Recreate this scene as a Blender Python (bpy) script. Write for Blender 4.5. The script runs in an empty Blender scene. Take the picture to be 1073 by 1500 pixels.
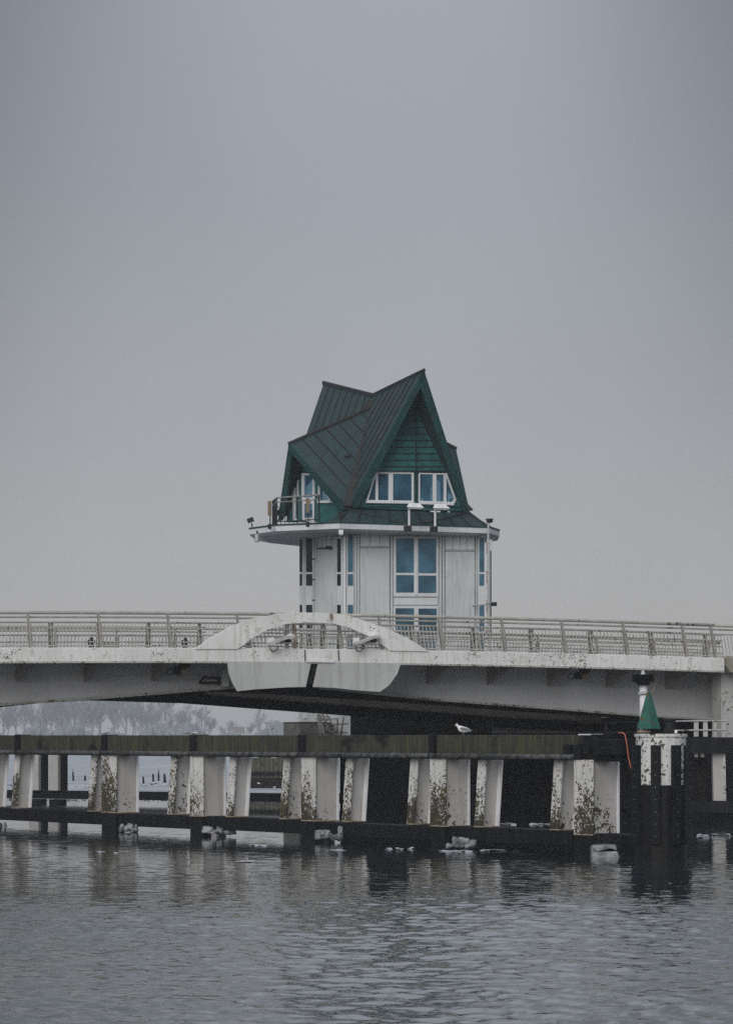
import bpy, bmesh, math, random
import numpy as np
from mathutils import Vector, Matrix
random.seed(11)
R = math.radians
S = bpy.context.scene
COL = S.collection
V = Vector

# ------------------------------------------------------------------ camera
F, U0, V0, EYE = 4500.0, 536.5, 1078.0, 3.0          # focal length in photo pixels, principal column, horizon row, eye height
cam_d = bpy.data.cameras.new('camera')
cam = bpy.data.objects.new('camera', cam_d)
COL.objects.link(cam)
cam.location = (0, 0, EYE)
cam.rotation_euler = (R(90), 0, 0)
cam_d.sensor_fit = 'VERTICAL'
cam_d.sensor_height = 36.0
cam_d.lens = 36.0 * F / 1500.0
cam_d.shift_y = (V0 - 750.0) / 1500.0
cam_d.clip_start = 1.0
cam_d.clip_end = 9000.0
S.camera = cam

# ------------------------------------------------------------------ world, sun, exposure
SUN_EL, SUN_AZ = 24.0, 200.0          # high soft sun somewhere behind the camera, through cloud
world = bpy.data.worlds.new('World')
S.world = world
world.use_nodes = True
nt = world.node_tree
nt.nodes.clear()
def N(tree, kind, **kw):
    n = tree.nodes.new(kind)
    for k, v in kw.items():
        setattr(n, k, v)
    return n
wo = N(nt, 'ShaderNodeOutputWorld')
bg = N(nt, 'ShaderNodeBackground')
bg.inputs['Strength'].default_value = 0.1
sky = N(nt, 'ShaderNodeTexSky', sky_type='NISHITA', sun_disc=False)
sky.sun_elevation = R(SUN_EL)
sky.sun_rotation = R(SUN_AZ)
tc = N(nt, 'ShaderNodeTexCoord')
sep = N(nt, 'ShaderNodeSeparateXYZ')
nt.links.new(tc.outputs['Generated'], sep.inputs[0])
ramp = N(nt, 'ShaderNodeValToRGB')
nt.links.new(sep.outputs['Z'], ramp.inputs[0])
el = ramp.color_ramp.elements
el[0].position = 0.0;  el[0].color = (0.382, 0.377, 0.386, 1)
el[1].position = 1.0;  el[1].color = (0.98, 1.02, 1.10, 1)
for p, c in ((0.04, (0.380, 0.376, 0.386, 1)), (0.10, (0.346, 0.354, 0.376, 1)), (0.175, (0.326, 0.342, 0.372, 1)),
             (0.235, (0.335, 0.354, 0.385, 1)), (0.28, (0.50, 0.53, 0.58, 1)), (0.36, (0.64, 0.68, 0.74, 1)), (0.50, (0.82, 0.86, 0.93, 1))):
    e = el.new(p); e.color = c
# slow cloud mottling, stretched along the horizon direction
mp = N(nt, 'ShaderNodeMapping'); mp.inputs['Scale'].default_value = (5.0, 2.0, 3.0)
nt.links.new(tc.outputs['Generated'], mp.inputs[0])
cn = N(nt, 'ShaderNodeTexNoise'); cn.inputs['Scale'].default_value = 1.6; cn.inputs['Detail'].default_value = 3.0
nt.links.new(mp.outputs[0], cn.inputs['Vector'])
mr = N(nt, 'ShaderNodeMapRange'); mr.inputs[1].default_value = 0.3; mr.inputs[2].default_value = 0.7
mr.inputs[3].default_value = 9.5; mr.inputs[4].default_value = 10.5
nt.links.new(cn.outputs[0], mr.inputs[0])
cloud = N(nt, 'ShaderNodeMix', data_type='RGBA', blend_type='MULTIPLY'); cloud.inputs[0].default_value = 1.0
nt.links.new(ramp.outputs[0], cloud.inputs[6]); nt.links.new(mr.outputs[0], cloud.inputs[7])
# vignette painted into the sky sideways, growing with height; brightest over the tower
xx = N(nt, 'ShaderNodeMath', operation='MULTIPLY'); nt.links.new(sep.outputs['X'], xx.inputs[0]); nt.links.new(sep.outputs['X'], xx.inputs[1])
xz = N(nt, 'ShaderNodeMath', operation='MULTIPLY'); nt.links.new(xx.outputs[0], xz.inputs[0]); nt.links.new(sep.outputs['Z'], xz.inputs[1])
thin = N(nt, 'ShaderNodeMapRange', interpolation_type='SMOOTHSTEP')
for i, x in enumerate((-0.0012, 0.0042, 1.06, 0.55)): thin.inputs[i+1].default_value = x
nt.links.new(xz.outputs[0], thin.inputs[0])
sky_vignette = N(nt, 'ShaderNodeMix', data_type='RGBA', blend_type='MULTIPLY'); sky_vignette.inputs[0].default_value = 1.0
nt.links.new(cloud.outputs[2], sky_vignette.inputs[6]); nt.links.new(thin.outputs[0], sky_vignette.inputs[7])
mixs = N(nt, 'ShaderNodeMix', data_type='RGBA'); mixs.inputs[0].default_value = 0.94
nt.links.new(sky.outputs[0], mixs.inputs[6]); nt.links.new(sky_vignette.outputs[2], mixs.inputs[7])
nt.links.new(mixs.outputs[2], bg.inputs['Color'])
nt.links.new(bg.outputs[0], wo.inputs[0])

sun_d = bpy.data.lights.new('sun', 'SUN')
sun_d.energy = 1.45
sun_d.angle = R(40)
sun_d.color = (1.0, 0.97, 0.93)
sun = bpy.data.objects.new('sun', sun_d)
COL.objects.link(sun)
sun.rotation_euler = (R(90 - SUN_EL), 0, R(-20))
S.view_settings.view_transform = 'Standard'
S.view_settings.look = 'None'
S.view_settings.exposure = 0.12
S.view_settings.gamma = 1.0
S.render.film_transparent = False
try:
    S.cycles.use_denoising = False
    S.cycles.max_bounces = 6
    S.cycles.volume_bounces = 0
    S.cycles.transparent_max_bounces = 12
except Exception:
    pass

# ------------------------------------------------------------------ geometry helpers
def ray(u, v):
    return V(((u - U0) / F, 1.0, (V0 - v) / F))
def P(u, v, Y):                                       # the point seen at a photo pixel, Y metres away
    return V((0, 0, EYE)) + ray(u, v) * Y
def onplane(u, v, p0, n):                             # the point of a plane seen at a photo pixel
    d = ray(u, v)
    c = V((0, 0, EYE))
    return c + d * ((p0 - c).dot(n) / d.dot(n))
def lerp(a, b, t):
    return a + (b - a) * t

class MB:
    def __init__(s):
        s.v = []; s.f = []
    def add(s, vs, fs):
        k = len(s.v)
        s.v += [V(x) for x in vs]
        s.f += [tuple(i + k for i in f) for f in fs]
        return s
    def box(s, o, a, b, c):                           # corner and three edge vectors
        o, a, b, c = V(o), V(a), V(b), V(c)
        return s.add([o, o+a, o+a+b, o+b, o+c, o+a+c, o+a+b+c, o+b+c],
                     [(0,3,2,1), (4,5,6,7), (0,1,5,4), (1,2,6,5), (2,3,7,6), (3,0,4,7)])
    def cbox(s, c, a, b, z):                          # centre of the base and three edge vectors
        c, a, b = V(c), V(a), V(b)
        return s.box(c - a/2 - b/2, a, b, V((0, 0, z)))
    def prism(s, pts, vec):
        n = len(pts); vec = V(vec)
        return s.add([V(p) for p in pts] + [V(p) + vec for p in pts],
                     [tuple(range(n))[::-1], tuple(range(n, 2*n))] + [(i, (i+1) % n, (i+1) % n + n, i+n) for i in range(n)])
    def loft(s, rings, cap=True):
        n = len(rings[0]); k = len(rings)
        vs = [p for r in rings for p in r]
        fs = []
        for i in range(k - 1):
            for j in range(n):
                a, b = i*n + j, i*n + (j+1) % n
                fs.append((a, b, b+n, a+n))
        if cap:
            fs += [tuple(range(n))[::-1], tuple(range((k-1)*n, k*n))]
        return s.add(vs, fs)
    def tube(s, path, r, n=6):
        path = [V(p) for p in path]
        rings = []
        for i, p in enumerate(path):
            t = (path[min(i+1, len(path)-1)] - path[max(i-1, 0)]).normalized()
            a = t.cross(V((0, 0, 1)))
            if a.length < 1e-3: a = t.cross(V((1, 0, 0)))
            a.normalize(); b = t.cross(a)
            rr = r[i] if isinstance(r, (list, tuple)) else r
            rings.append([p + a*(rr*math.cos(2*math.pi*(j+.5)/n)) + b*(rr*math.sin(2*math.pi*(j+.5)/n)) for j in range(n)])
        return s.loft(rings)
    def lathe(s, c, prof, n=16):                      # profile of (radius, height)
        c = V(c)
        return s.loft([[c + V((r*math.cos(2*math.pi*j/n), r*math.sin(2*math.pi*j/n), z)) for j in range(n)] for r, z in prof])
    def hull(s, pts):
        bm = bmesh.new()
        for p in pts: bm.verts.new(p)
        r = bmesh.ops.convex_hull(bm, input=bm.verts)
        dead = set(g for g in r['geom_unused'] + r['geom_interior'] if isinstance(g, bmesh.types.BMVert))
        if dead: bmesh.ops.delete(bm, geom=list(dead), context='VERTS')
        bm.verts.index_update()
        s.add([v.co.copy() for v in bm.verts], [tuple(v.index for v in f.verts) for f in bm.faces])
        bm.free()
        return s
    def build(s, name, m, parent=None, smooth=False, bevel=0.0):
        me = bpy.data.meshes.new(name)
        me.from_pydata(s.v, [], s.f)
        bm = bmesh.new(); bm.from_mesh(me)
        bmesh.ops.recalc_face_normals(bm, faces=bm.faces)
        bm.to_mesh(me); bm.free()
        o = bpy.data.objects.new(name, me)
        COL.objects.link(o)
        if m: me.materials.append(m)
        if smooth:
            for p in me.polygons: p.use_smooth = True
        if bevel:
            b = o.modifiers.new('bevel', 'BEVEL'); b.width = bevel; b.segments = 2; b.limit_method = 'ANGLE'
        if parent:
            o.parent = parent
            q = parent; off = V((0, 0, 0))
            while q: off += q.location; q = q.parent
            o.location = -off
        return o

def thing(name, loc, label, cat, group=None):
    o = bpy.data.objects.new(name, None)
    COL.objects.link(o)
    o.empty_display_size = 0.3
    o.location = loc
    return tag(o, label, cat, group)
def tag(o, label=None, cat=None, group=None, kind=None):
    if label: o['label'] = label
    if cat: o['category'] = cat
    if group: o['group'] = group
    if kind: o['kind'] = kind
    return o
def kids(o):
    return [c for c in bpy.data.objects if c.parent == o]
def copy_tree(o, parent=None):
    c = o.copy(); COL.objects.link(c)
    if parent: c.parent = parent
    for ch in kids(o): copy_tree(ch, c)
    return c

# ------------------------------------------------------------------ materials
def mat(name, base, rough=0.7, metal=0.0, var=0.25, vscale=1.5, streak=0.0, streak_col=(0.05, 0.05, 0.045), streak_scale=3.0,
        spots=None, patch=None, bump=0.0, bump_scale=8.0, spec=0.5, alt=None):
    """alt: second base colour mixed in by noise; streak: vertical run-down stains; spots: list of (colour, scale, threshold, zlo, zhi)
    (flecks that thin out between heights zlo (full) and zhi (none)); patch: (colour, scale, threshold)."""
    m = bpy.data.materials.new(name); m.use_nodes = True
    t = m.node_tree
    b = t.nodes['Principled BSDF']
    b.inputs['Roughness'].default_value = rough
    b.inputs['Metallic'].default_value = metal
    b.inputs['Specular IOR Level'].default_value = spec
    g = N(t, 'ShaderNodeNewGeometry')
    def noise(scale, detail=4.0, vec=None, rough_=0.55):
        n = N(t, 'ShaderNodeTexNoise')
        n.inputs['Scale'].default_value = scale; n.inputs['Detail'].default_value = detail; n.inputs['Roughness'].default_value = rough_
        t.links.new(vec or g.outputs['Position'], n.inputs['Vector'])
        return n.outputs[0]
    def rng(src, a, b_, c=0.0, d=1.0):
        r = N(t, 'ShaderNodeMapRange')
        for i, x in enumerate((a, b_, c, d)): r.inputs[i+1].default_value = x
        t.links.new(src, r.inputs[0]); return r.outputs[0]
    def mul(a, b_):
        k = N(t, 'ShaderNodeMath', operation='MULTIPLY')
        t.links.new(a, k.inputs[0])
        if hasattr(b_, 'links'): t.links.new(b_, k.inputs[1])
        else: k.inputs[1].default_value = b_
        return k.outputs[0]
    def mix(fac, a, c):
        x = N(t, 'ShaderNodeMix', data_type='RGBA')
        if hasattr(fac, 'links'): t.links.new(fac, x.inputs[0])
        else: x.inputs[0].default_value = fac
        for sock, val in ((x.inputs[6], a), (x.inputs[7], c)):
            if hasattr(val, 'links'): t.links.new(val, sock)
            else: sock.default_value = (*val[:3], 1)
        return x.outputs[2]
    c2 = alt or tuple(x * (1 - var) for x in base)
    col = mix(rng(noise(vscale, 6.0), 0.35, 0.65), base, c2)
    if streak:
        mpn = N(t, 'ShaderNodeMapping'); mpn.inputs['Scale'].default_value = (streak_scale, streak_scale, streak_scale * 0.09)
        t.links.new(g.outputs['Position'], mpn.inputs[0])
        col = mix(mul(rng(noise(2.0, 5.0, mpn.outputs[0], 0.65), 0.48, 0.68), streak), col, streak_col)
    if patch:
        pc, ps, pt = patch
        col = mix(rng(noise(ps, 5.0, rough_=0.6), pt, pt + 0.06), col, pc)
    for sc, ss, st, zl, zh in (spots or []):
        sx = N(t, 'ShaderNodeSeparateXYZ'); t.links.new(g.outputs['Position'], sx.inputs[0])
        zf = rng(sx.outputs['Z'], zl, zh, 0.0, 0.22)
        ad = N(t, 'ShaderNodeMath', operation='ADD'); ad.inputs[0].default_value = st
        t.links.new(zf, ad.inputs[1])
        su = N(t, 'ShaderNodeMath', operation='SUBTRACT')
        cl = N(t, 'ShaderNodeMath', operation='MULTIPLY_ADD')
        t.links.new(noise(ss * 0.18, 2.0), cl.inputs[0]); cl.inputs[1].default_value = 0.55; cl.inputs[2].default_value = -0.27
        sm = N(t, 'ShaderNodeMath', operation='ADD')
        big = N(t, 'ShaderNodeMath', operation='MULTIPLY_ADD')
        t.links.new(noise(0.55, 1.0), big.inputs[0]); big.inputs[1].default_value = 0.5; t.links.new(cl.outputs[0], big.inputs[2])
        bo = N(t, 'ShaderNodeMath', operation='SUBTRACT'); bo.inputs[1].default_value = 0.25; t.links.new(big.outputs[0], bo.inputs[0])
        t.links.new(noise(ss, 3.0), sm.inputs[0]); t.links.new(bo.outputs[0], sm.inputs[1])
        t.links.new(sm.outputs[0], su.inputs[0]); t.links.new(ad.outputs[0], su.inputs[1])
        col = mix(rng(su.outputs[0], 0.0, 0.03), col, sc)
    t.links.new(col, b.inputs['Base Color'])
    if bump:
        bn = N(t, 'ShaderNodeBump'); bn.inputs['Strength'].default_value = bump; bn.inputs['Distance'].default_value = 0.05
        t.links.new(noise(bump_scale, 5.0), bn.inputs['Height']); t.links.new(bn.outputs[0], b.inputs['Normal'])
    return m

MOSSC = (0.055, 0.050, 0.018)
M = {}
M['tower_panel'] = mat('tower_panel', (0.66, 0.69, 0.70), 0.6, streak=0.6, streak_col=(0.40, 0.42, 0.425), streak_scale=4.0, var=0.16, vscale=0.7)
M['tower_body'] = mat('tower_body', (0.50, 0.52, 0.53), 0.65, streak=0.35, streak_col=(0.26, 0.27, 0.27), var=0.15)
M['trim_white'] = mat('trim_white', (0.74, 0.75, 0.77), 0.5, var=0.10, streak=0.2, streak_col=(0.45, 0.46, 0.46))
M['fascia_white'] = mat('fascia_white', (0.70, 0.72, 0.75), 0.5, var=0.12, streak=0.3, streak_col=(0.40, 0.42, 0.43))
M['pipe_grey'] = mat('pipe_grey', (0.50, 0.52, 0.54), 0.45, metal=0.2)
M['copper_wall'] = mat('copper_wall', (0.026, 0.130, 0.128), 0.7, spec=0.2, alt=(0.020, 0.072, 0.076), vscale=2.4, streak=0.6, streak_col=(0.045, 0.18, 0.165), streak_scale=1.6)
M['copper_rake'] = mat('copper_rake', (0.016, 0.070, 0.065), 0.65, spec=0.25, alt=(0.015, 0.042, 0.041), vscale=1.8, streak=0.3, streak_col=(0.03, 0.13, 0.11))
M['copper_roof'] = mat('copper_roof', (0.022, 0.050, 0.056), 0.6, spec=0.25, alt=(0.028, 0.044, 0.049), vscale=1.6, streak=0.6, streak_col=(0.030, 0.068, 0.064), streak_scale=1.2)
M['copper_dark'] = mat('copper_dark', (0.030, 0.026, 0.027), 0.6, spec=0.3, alt=(0.018, 0.020, 0.020), vscale=2.0)
M['dark_metal'] = mat('dark_metal', (0.016, 0.018, 0.020), 0.6, spec=0.25, var=0.3)
M['black_paint'] = mat('black_paint', (0.005, 0.0055, 0.006), 0.7, spec=0.1)
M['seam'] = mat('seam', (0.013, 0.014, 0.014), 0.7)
M['antenna_tan'] = mat('antenna_tan', (0.20, 0.155, 0.09), 0.6)
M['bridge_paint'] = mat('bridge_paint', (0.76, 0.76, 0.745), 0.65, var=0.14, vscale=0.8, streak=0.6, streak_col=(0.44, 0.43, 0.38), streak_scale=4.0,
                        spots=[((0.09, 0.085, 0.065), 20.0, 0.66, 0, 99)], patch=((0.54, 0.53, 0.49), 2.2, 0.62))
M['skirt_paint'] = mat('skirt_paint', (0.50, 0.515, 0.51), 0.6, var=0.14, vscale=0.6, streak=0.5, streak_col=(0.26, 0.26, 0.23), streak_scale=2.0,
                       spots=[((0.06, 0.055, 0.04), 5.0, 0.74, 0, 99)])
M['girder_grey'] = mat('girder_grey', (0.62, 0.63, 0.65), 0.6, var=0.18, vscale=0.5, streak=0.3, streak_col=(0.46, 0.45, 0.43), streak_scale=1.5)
M['bracket_grey'] = mat('bracket_grey', (0.33, 0.31, 0.30), 0.6, var=0.2)
M['girder_edge'] = mat('girder_edge', (0.46, 0.46, 0.43), 0.6, var=0.2, spots=[((0.10, 0.095, 0.06), 14.0, 0.58, 0, 99)])
M['girder_brown'] = mat('girder_brown', (0.60, 0.54, 0.50), 0.7, var=0.2, vscale=0.8)
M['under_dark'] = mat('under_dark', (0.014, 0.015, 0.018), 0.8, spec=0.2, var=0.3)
M['asphalt'] = mat('asphalt', (0.05, 0.05, 0.05), 0.9)
M['rail_steel'] = mat('rail_steel', (0.46, 0.44, 0.40), 0.5, metal=0.25, var=0.25, vscale=3.0, spots=[((0.08, 0.07, 0.05), 9.0, 0.66, 0, 99)])
M['rail_post'] = mat('rail_post', (0.32, 0.305, 0.28), 0.55, metal=0.2, var=0.3, vscale=4.0)
M['rail_rust'] = mat('rail_rust', (0.22, 0.13, 0.07), 0.7, alt=(0.30, 0.25, 0.19), vscale=3.0)
M['black_timber'] = mat('black_timber', (0.006, 0.0075, 0.010), 0.7, spec=0.18, var=0.35, vscale=2.0, streak=0.35, streak_col=(0.030, 0.032, 0.035), streak_scale=3.0, bump=0.25)
M['moss_beam'] = mat('moss_beam', (0.034, 0.036, 0.031), 0.85, spec=0.2, alt=(0.048, 0.047, 0.034), vscale=2.0, streak=0.9, streak_col=(0.092, 0.094, 0.040), streak_scale=5.5, bump=0.3,
                     patch=((0.012, 0.013, 0.014), 0.55, 0.60))
M['pipe_black'] = mat('pipe_black', (0.018, 0.019, 0.021), 0.5, alt=(0.10, 0.105, 0.11), vscale=6.0, spec=0.3)
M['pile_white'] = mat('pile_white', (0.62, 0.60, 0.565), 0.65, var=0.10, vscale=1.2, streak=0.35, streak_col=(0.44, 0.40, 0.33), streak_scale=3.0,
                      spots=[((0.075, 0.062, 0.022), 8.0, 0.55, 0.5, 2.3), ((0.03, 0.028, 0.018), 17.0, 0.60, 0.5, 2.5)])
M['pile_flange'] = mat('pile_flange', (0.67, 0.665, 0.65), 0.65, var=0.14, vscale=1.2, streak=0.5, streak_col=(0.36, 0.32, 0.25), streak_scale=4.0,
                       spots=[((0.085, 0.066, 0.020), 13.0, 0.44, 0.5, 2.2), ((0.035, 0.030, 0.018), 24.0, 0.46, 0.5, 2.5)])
M['pile_web_shaded'] = mat('pile_web_shaded', (0.48, 0.465, 0.45), 0.7, var=0.12, vscale=0.9, streak=0.5, streak_col=(0.30, 0.26, 0.21), streak_scale=2.6,
                    spots=[((0.06, 0.050, 0.022), 9.0, 0.66, 0.4, 2.4), ((0.04, 0.036, 0.02), 20.0, 0.66, 0.4, 2.6)])  # darker copy of the flange paint, shade of the side faces put in
M['pile_bay_shaded'] = mat('pile_bay_shaded', (0.48, 0.465, 0.45), 0.7, var=0.12, vscale=0.9, streak=0.4, streak_col=(0.34, 0.30, 0.25), streak_scale=2.2,
                    spots=[((0.055, 0.045, 0.018), 8.0, 0.60, 0.4, 2.2), ((0.03, 0.028, 0.018), 18.0, 0.60, 0.5, 2.4)])  # same darker side-face shade put into the colour, with more flecks
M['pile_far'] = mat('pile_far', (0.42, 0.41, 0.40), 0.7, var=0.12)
M['rust'] = mat('rust', (0.20, 0.11, 0.05), 0.8, alt=(0.40, 0.35, 0.28), vscale=6.0)
M['pile_wet'] = mat('pile_wet', (0.007, 0.0075, 0.0085), 0.5, spec=0.15, alt=(0.012, 0.012, 0.0125), vscale=4.0)
M['daymark_white'] = mat('daymark_white', (0.66, 0.66, 0.65), 0.6, var=0.12, spots=[((0.05, 0.05, 0.035), 15.0, 0.585, 0, 99)], streak=0.25)
M['daymark_green'] = mat('daymark_green', (0.009, 0.140, 0.112), 0.6, alt=(0.016, 0.095, 0.080), vscale=5.0, streak=0.4, streak_col=(0.06, 0.10, 0.06), spots=[((0.10, 0.07, 0.03), 8.0, 0.69, 0, 99)])
M['concrete'] = mat('concrete', (0.24, 0.235, 0.215), 0.85, alt=(0.14, 0.138, 0.12), vscale=1.4, streak=0.4, streak_col=(0.07, 0.07, 0.05), streak_scale=1.5)
M['concrete_light'] = mat('concrete_light', (0.46, 0.46, 0.45), 0.8, var=0.12, spots=[((0.08, 0.07, 0.05), 8.0, 0.66, 0, 99)], streak=0.3)
M['concrete_stain'] = mat('concrete_stain', (0.23, 0.21, 0.165), 0.9, alt=(0.30, 0.285, 0.24), vscale=3.0)
M['plank_brown'] = mat('plank_brown', (0.009, 0.0085, 0.009), 0.85, spec=0.12, alt=(0.005, 0.005, 0.006), vscale=2.0, streak=0.5, streak_col=(0.032, 0.027, 0.025), streak_scale=3.0)
M['ice'] = mat('ice', (0.36, 0.385, 0.41), 0.5, alt=(0.10, 0.11, 0.12), vscale=5.0, bump=0.5, bump_scale=9.0, patch=((0.25, 0.26, 0.27), 3.0, 0.62))
M['floe'] = mat('floe', (0.58, 0.62, 0.66), 0.5, alt=(0.32, 0.35, 0.38), vscale=3.0)
M['rope'] = mat('rope', (0.48, 0.15, 0.09), 0.85)
M['feather_white'] = mat('feather_white', (0.78, 0.78, 0.77), 0.8, var=0.06)
M['feather_grey'] = mat('feather_grey', (0.22, 0.235, 0.26), 0.8, var=0.15, vscale=12)
M['feather_dull'] = mat('feather_dull', (0.30, 0.30, 0.31), 0.8, alt=(0.14, 0.13, 0.13), vscale=14)
M['feather_black'] = mat('feather_black', (0.02, 0.021, 0.024), 0.6)
M['beak'] = mat('beak', (0.62, 0.30, 0.05), 0.5)
M['gull_leg'] = mat('gull_leg', (0.60, 0.36, 0.34), 0.6)
M['bark'] = mat('bark', (0.25, 0.265, 0.29), 0.95, spec=0.1)  # pale blue-grey: frost, and some distance haze put into the colour
M['shore'] = mat('shore', (0.12, 0.13, 0.13), 0.95, vscale=0.05)
M['hedge'] = mat('hedge', (0.25, 0.27, 0.30), 0.95, vscale=0.4)  # distance haze partly put into the colour as pale blue-grey
M['far_wall'] = mat('far_wall', (0.50, 0.50, 0.49), 0.8)
M['far_roof'] = mat('far_roof', (0.20, 0.15, 0.13), 0.8)
M['amber'] = mat('amber', (0.30, 0.22, 0.10), 0.3)
M['red_mark'] = mat('red_mark', (0.30, 0.06, 0.05), 0.6)
M['mossy_timber'] = mat('mossy_timber', (0.035, 0.036, 0.028), 0.85, alt=(0.060, 0.060, 0.030), vscale=1.0, streak=0.5, streak_col=(0.075, 0.075, 0.03), bump=0.3)

def glass(name, tint, depth, see):
    m = bpy.data.materials.new(name); m.use_nodes = True
    t = m.node_tree; b = t.nodes['Principled BSDF']; out = t.nodes['Material Output']
    g = N(t, 'ShaderNodeNewGeometry')
    n = N(t, 'ShaderNodeTexNoise'); n.inputs['Scale'].default_value = 0.9; n.inputs['Detail'].default_value = 2
    t.links.new(g.outputs['Position'], n.inputs['Vector'])
    x = N(t, 'ShaderNodeMix', data_type='RGBA')
    x.inputs[6].default_value = (*tint, 1); x.inputs[7].default_value = (*(c * 0.42 for c in tint), 1)
    oi = N(t, 'ShaderNodeObjectInfo'); av = N(t, 'ShaderNodeMath', operation='MULTIPLY_ADD')
    t.links.new(oi.outputs['Random'], av.inputs[0]); av.inputs[1].default_value = 0.7
    nr = N(t, 'ShaderNodeMapRange')
    for i, z in enumerate((0.35, 0.65, -0.4, 0.6)): nr.inputs[i+1].default_value = z
    t.links.new(n.outputs[0], nr.inputs[0]); t.links.new(nr.outputs[0], av.inputs[2])
    t.links.new(av.outputs[0], x.inputs[0]); t.links.new(x.outputs[2], b.inputs['Base Color'])
    b.inputs['Roughness'].default_value = depth
    b.inputs['Specular IOR Level'].default_value = 0.4
    if see:
        tr = N(t, 'ShaderNodeBsdfTransparent'); tr.inputs[0].default_value = (0.72, 0.90, 1.0, 1)
        ms = N(t, 'ShaderNodeMixShader'); ms.inputs[0].default_value = see
        t.links.new(b.outputs[0], ms.inputs[1]); t.links.new(tr.outputs[0], ms.inputs[2]); t.links.new(ms.outputs[0], out.inputs[0])
    if see == 0 and max(tint) < .05: b.inputs['Specular IOR Level'].default_value = 0.08
    return m
M['glass_blue'] = glass('glass_blue', (0.078, 0.195, 0.285), 0.06, 0)
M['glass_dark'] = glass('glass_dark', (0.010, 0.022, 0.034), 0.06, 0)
M['glass_clear'] = glass('glass_clear', (0.075, 0.20, 0.30), 0.05, 0.5)
M['interior'] = mat('interior', (0.05, 0.075, 0.10), 0.8)

# ------------------------------------------------------------------ water
def water_mat():
    m = bpy.data.materials.new('harbour_water'); m.use_nodes = True
    t = m.node_tree; b = t.nodes['Principled BSDF']
    b.inputs['Base Color'].default_value = (0.016, 0.026, 0.032, 1)
    b.inputs['Roughness'].default_value = 0.05
    b.inputs['IOR'].default_value = 1.95
    g = N(t, 'ShaderNodeNewGeometry')
    mpn = N(t, 'ShaderNodeMapping'); mpn.inputs['Scale'].default_value = (10.0, 6.0, 1)
    t.links.new(g.outputs['Position'], mpn.inputs[0])
    n = N(t, 'ShaderNodeTexNoise'); n.inputs['Scale'].default_value = 1.0; n.inputs['Detail'].default_value = 3.0
    t.links.new(mpn.outputs[0], n.inputs['Vector'])
    sx = N(t, 'ShaderNodeSeparateXYZ'); t.links.new(g.outputs['Position'], sx.inputs[0])
    calm = N(t, 'ShaderNodeMapRange')
    for i, x in enumerate((45.0, 80.0, 0.005, 0.001)): calm.inputs[i+1].default_value = x
    t.links.new(sx.outputs['Y'], calm.inputs[0])
    bn = N(t, 'ShaderNodeBump'); bn.inputs['Strength'].default_value = 1.0
    t.links.new(calm.outputs[0], bn.inputs['Distance'])
    t.links.new(n.outputs[0], bn.inputs['Height']); t.links.new(bn.outputs[0], b.inputs['Normal'])
    return m
def water_mesh():
    """one sheet: a finely waved patch in the channel, flat harbour water all round it"""
    rng = np.random.default_rng(5)
    X0, X1, Y0, Y1, DX, DY = -14.0, 14.0, 27.0, 112.0, .06, .052
    xs = np.arange(X0, X1 + .01, DX)
    ys = [Y0]
    while ys[-1] < Y1: ys.append(ys[-1] + DY * max(1.0, ys[-1] / 52.0))
    ys = np.array(ys)
    gx, gy = np.meshgrid(xs, ys)
    z = np.zeros_like(gx)
    gust = .75 + .35 * np.sin(gx * .21 + gy * .13 + 1.0) * np.sin(gy * .17 - gx * .09) + .15 * np.sin(gx * .55 + 2 + gy * .31)
    for count, l0, l1, wdir, spread, slope in WAVES:
        for i in range(count):
            lam = l0 * (l1 / l0) ** rng.random()
            th = rng.normal(wdir, spread)
            k = 2 * math.pi / lam
            a = slope * lam / (2 * math.pi) * math.sqrt(2.0 / count)
            ph = rng.random() * 6.283
            z += a * np.sin(k * (gx * math.cos(th) + gy * math.sin(th)) + ph + .7 * np.sin(.6 * gx + ph) + .6 * np.sin(.33 * gy + 2 * ph))
    f = np.interp(gy, [40, 50, 58, 70, 84, 100, 118], [1.0, .88, .55, .24, .12, .09, 0])
    edge = np.clip(np.minimum(np.minimum(gx - X0, X1 - gx), np.minimum(gy - Y0, Y1 - gy)) / 1.5, 0, 1)
    z = z * f * edge * gust
    nx, ny = len(xs), len(ys)
    vs = np.stack([gx, gy, z], -1).reshape(-1, 3)
    ii = (np.arange(ny - 1)[:, None] * nx + np.arange(nx - 1)[None, :]).reshape(-1)
    quads = np.stack([ii, ii + 1, ii + nx + 1, ii + nx], -1)
    k = len(vs); xe, ye = xs[-1], ys[-1]
    outer = [(-1500, -60, 0), (1500, -60, 0), (1500, 2400, 0), (-1500, 2400, 0)]
    inner = [0, nx - 1, nx * ny - 1, nx * (ny - 1)]
    me = bpy.data.meshes.new('water')
    me.from_pydata([tuple(p) for p in vs.tolist()] + outer, [], [tuple(q) for q in quads.tolist()] + [(k + i, k + (i + 1) % 4, inner[(i + 1) % 4], inner[i]) for i in range(4)])
    for p in me.polygons: p.use_smooth = True
    me.materials.append(water_mat())
    o = bpy.data.objects.new('water', me); COL.objects.link(o)
    return o
WAVES = ((60, .34, 1.2, R(68), .55, .095), (80, .20, .46, R(30), .80, .105))
tag(water_mesh(), kind='structure')
# slushy ice over the water beyond the fenders
def ice_sheet():
    m = mat('slush', (0.44, 0.47, 0.51), 0.55, alt=(0.26, 0.29, 0.325), vscale=0.22)
    rn = random.Random(9); ed = []
    for k in range(60):
        x = -260 + 262 * k / 59; ed.append(V((x, 152 + rn.uniform(-5, 5) - .0 * x, .004)))
    o = MB().add(ed + [V((2, 1396, .004)), V((-420, 1396, .004))], [tuple(range(62))]).build('ice_sheet', m)
    return tag(o, kind='structure')
ice_sheet()
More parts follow.
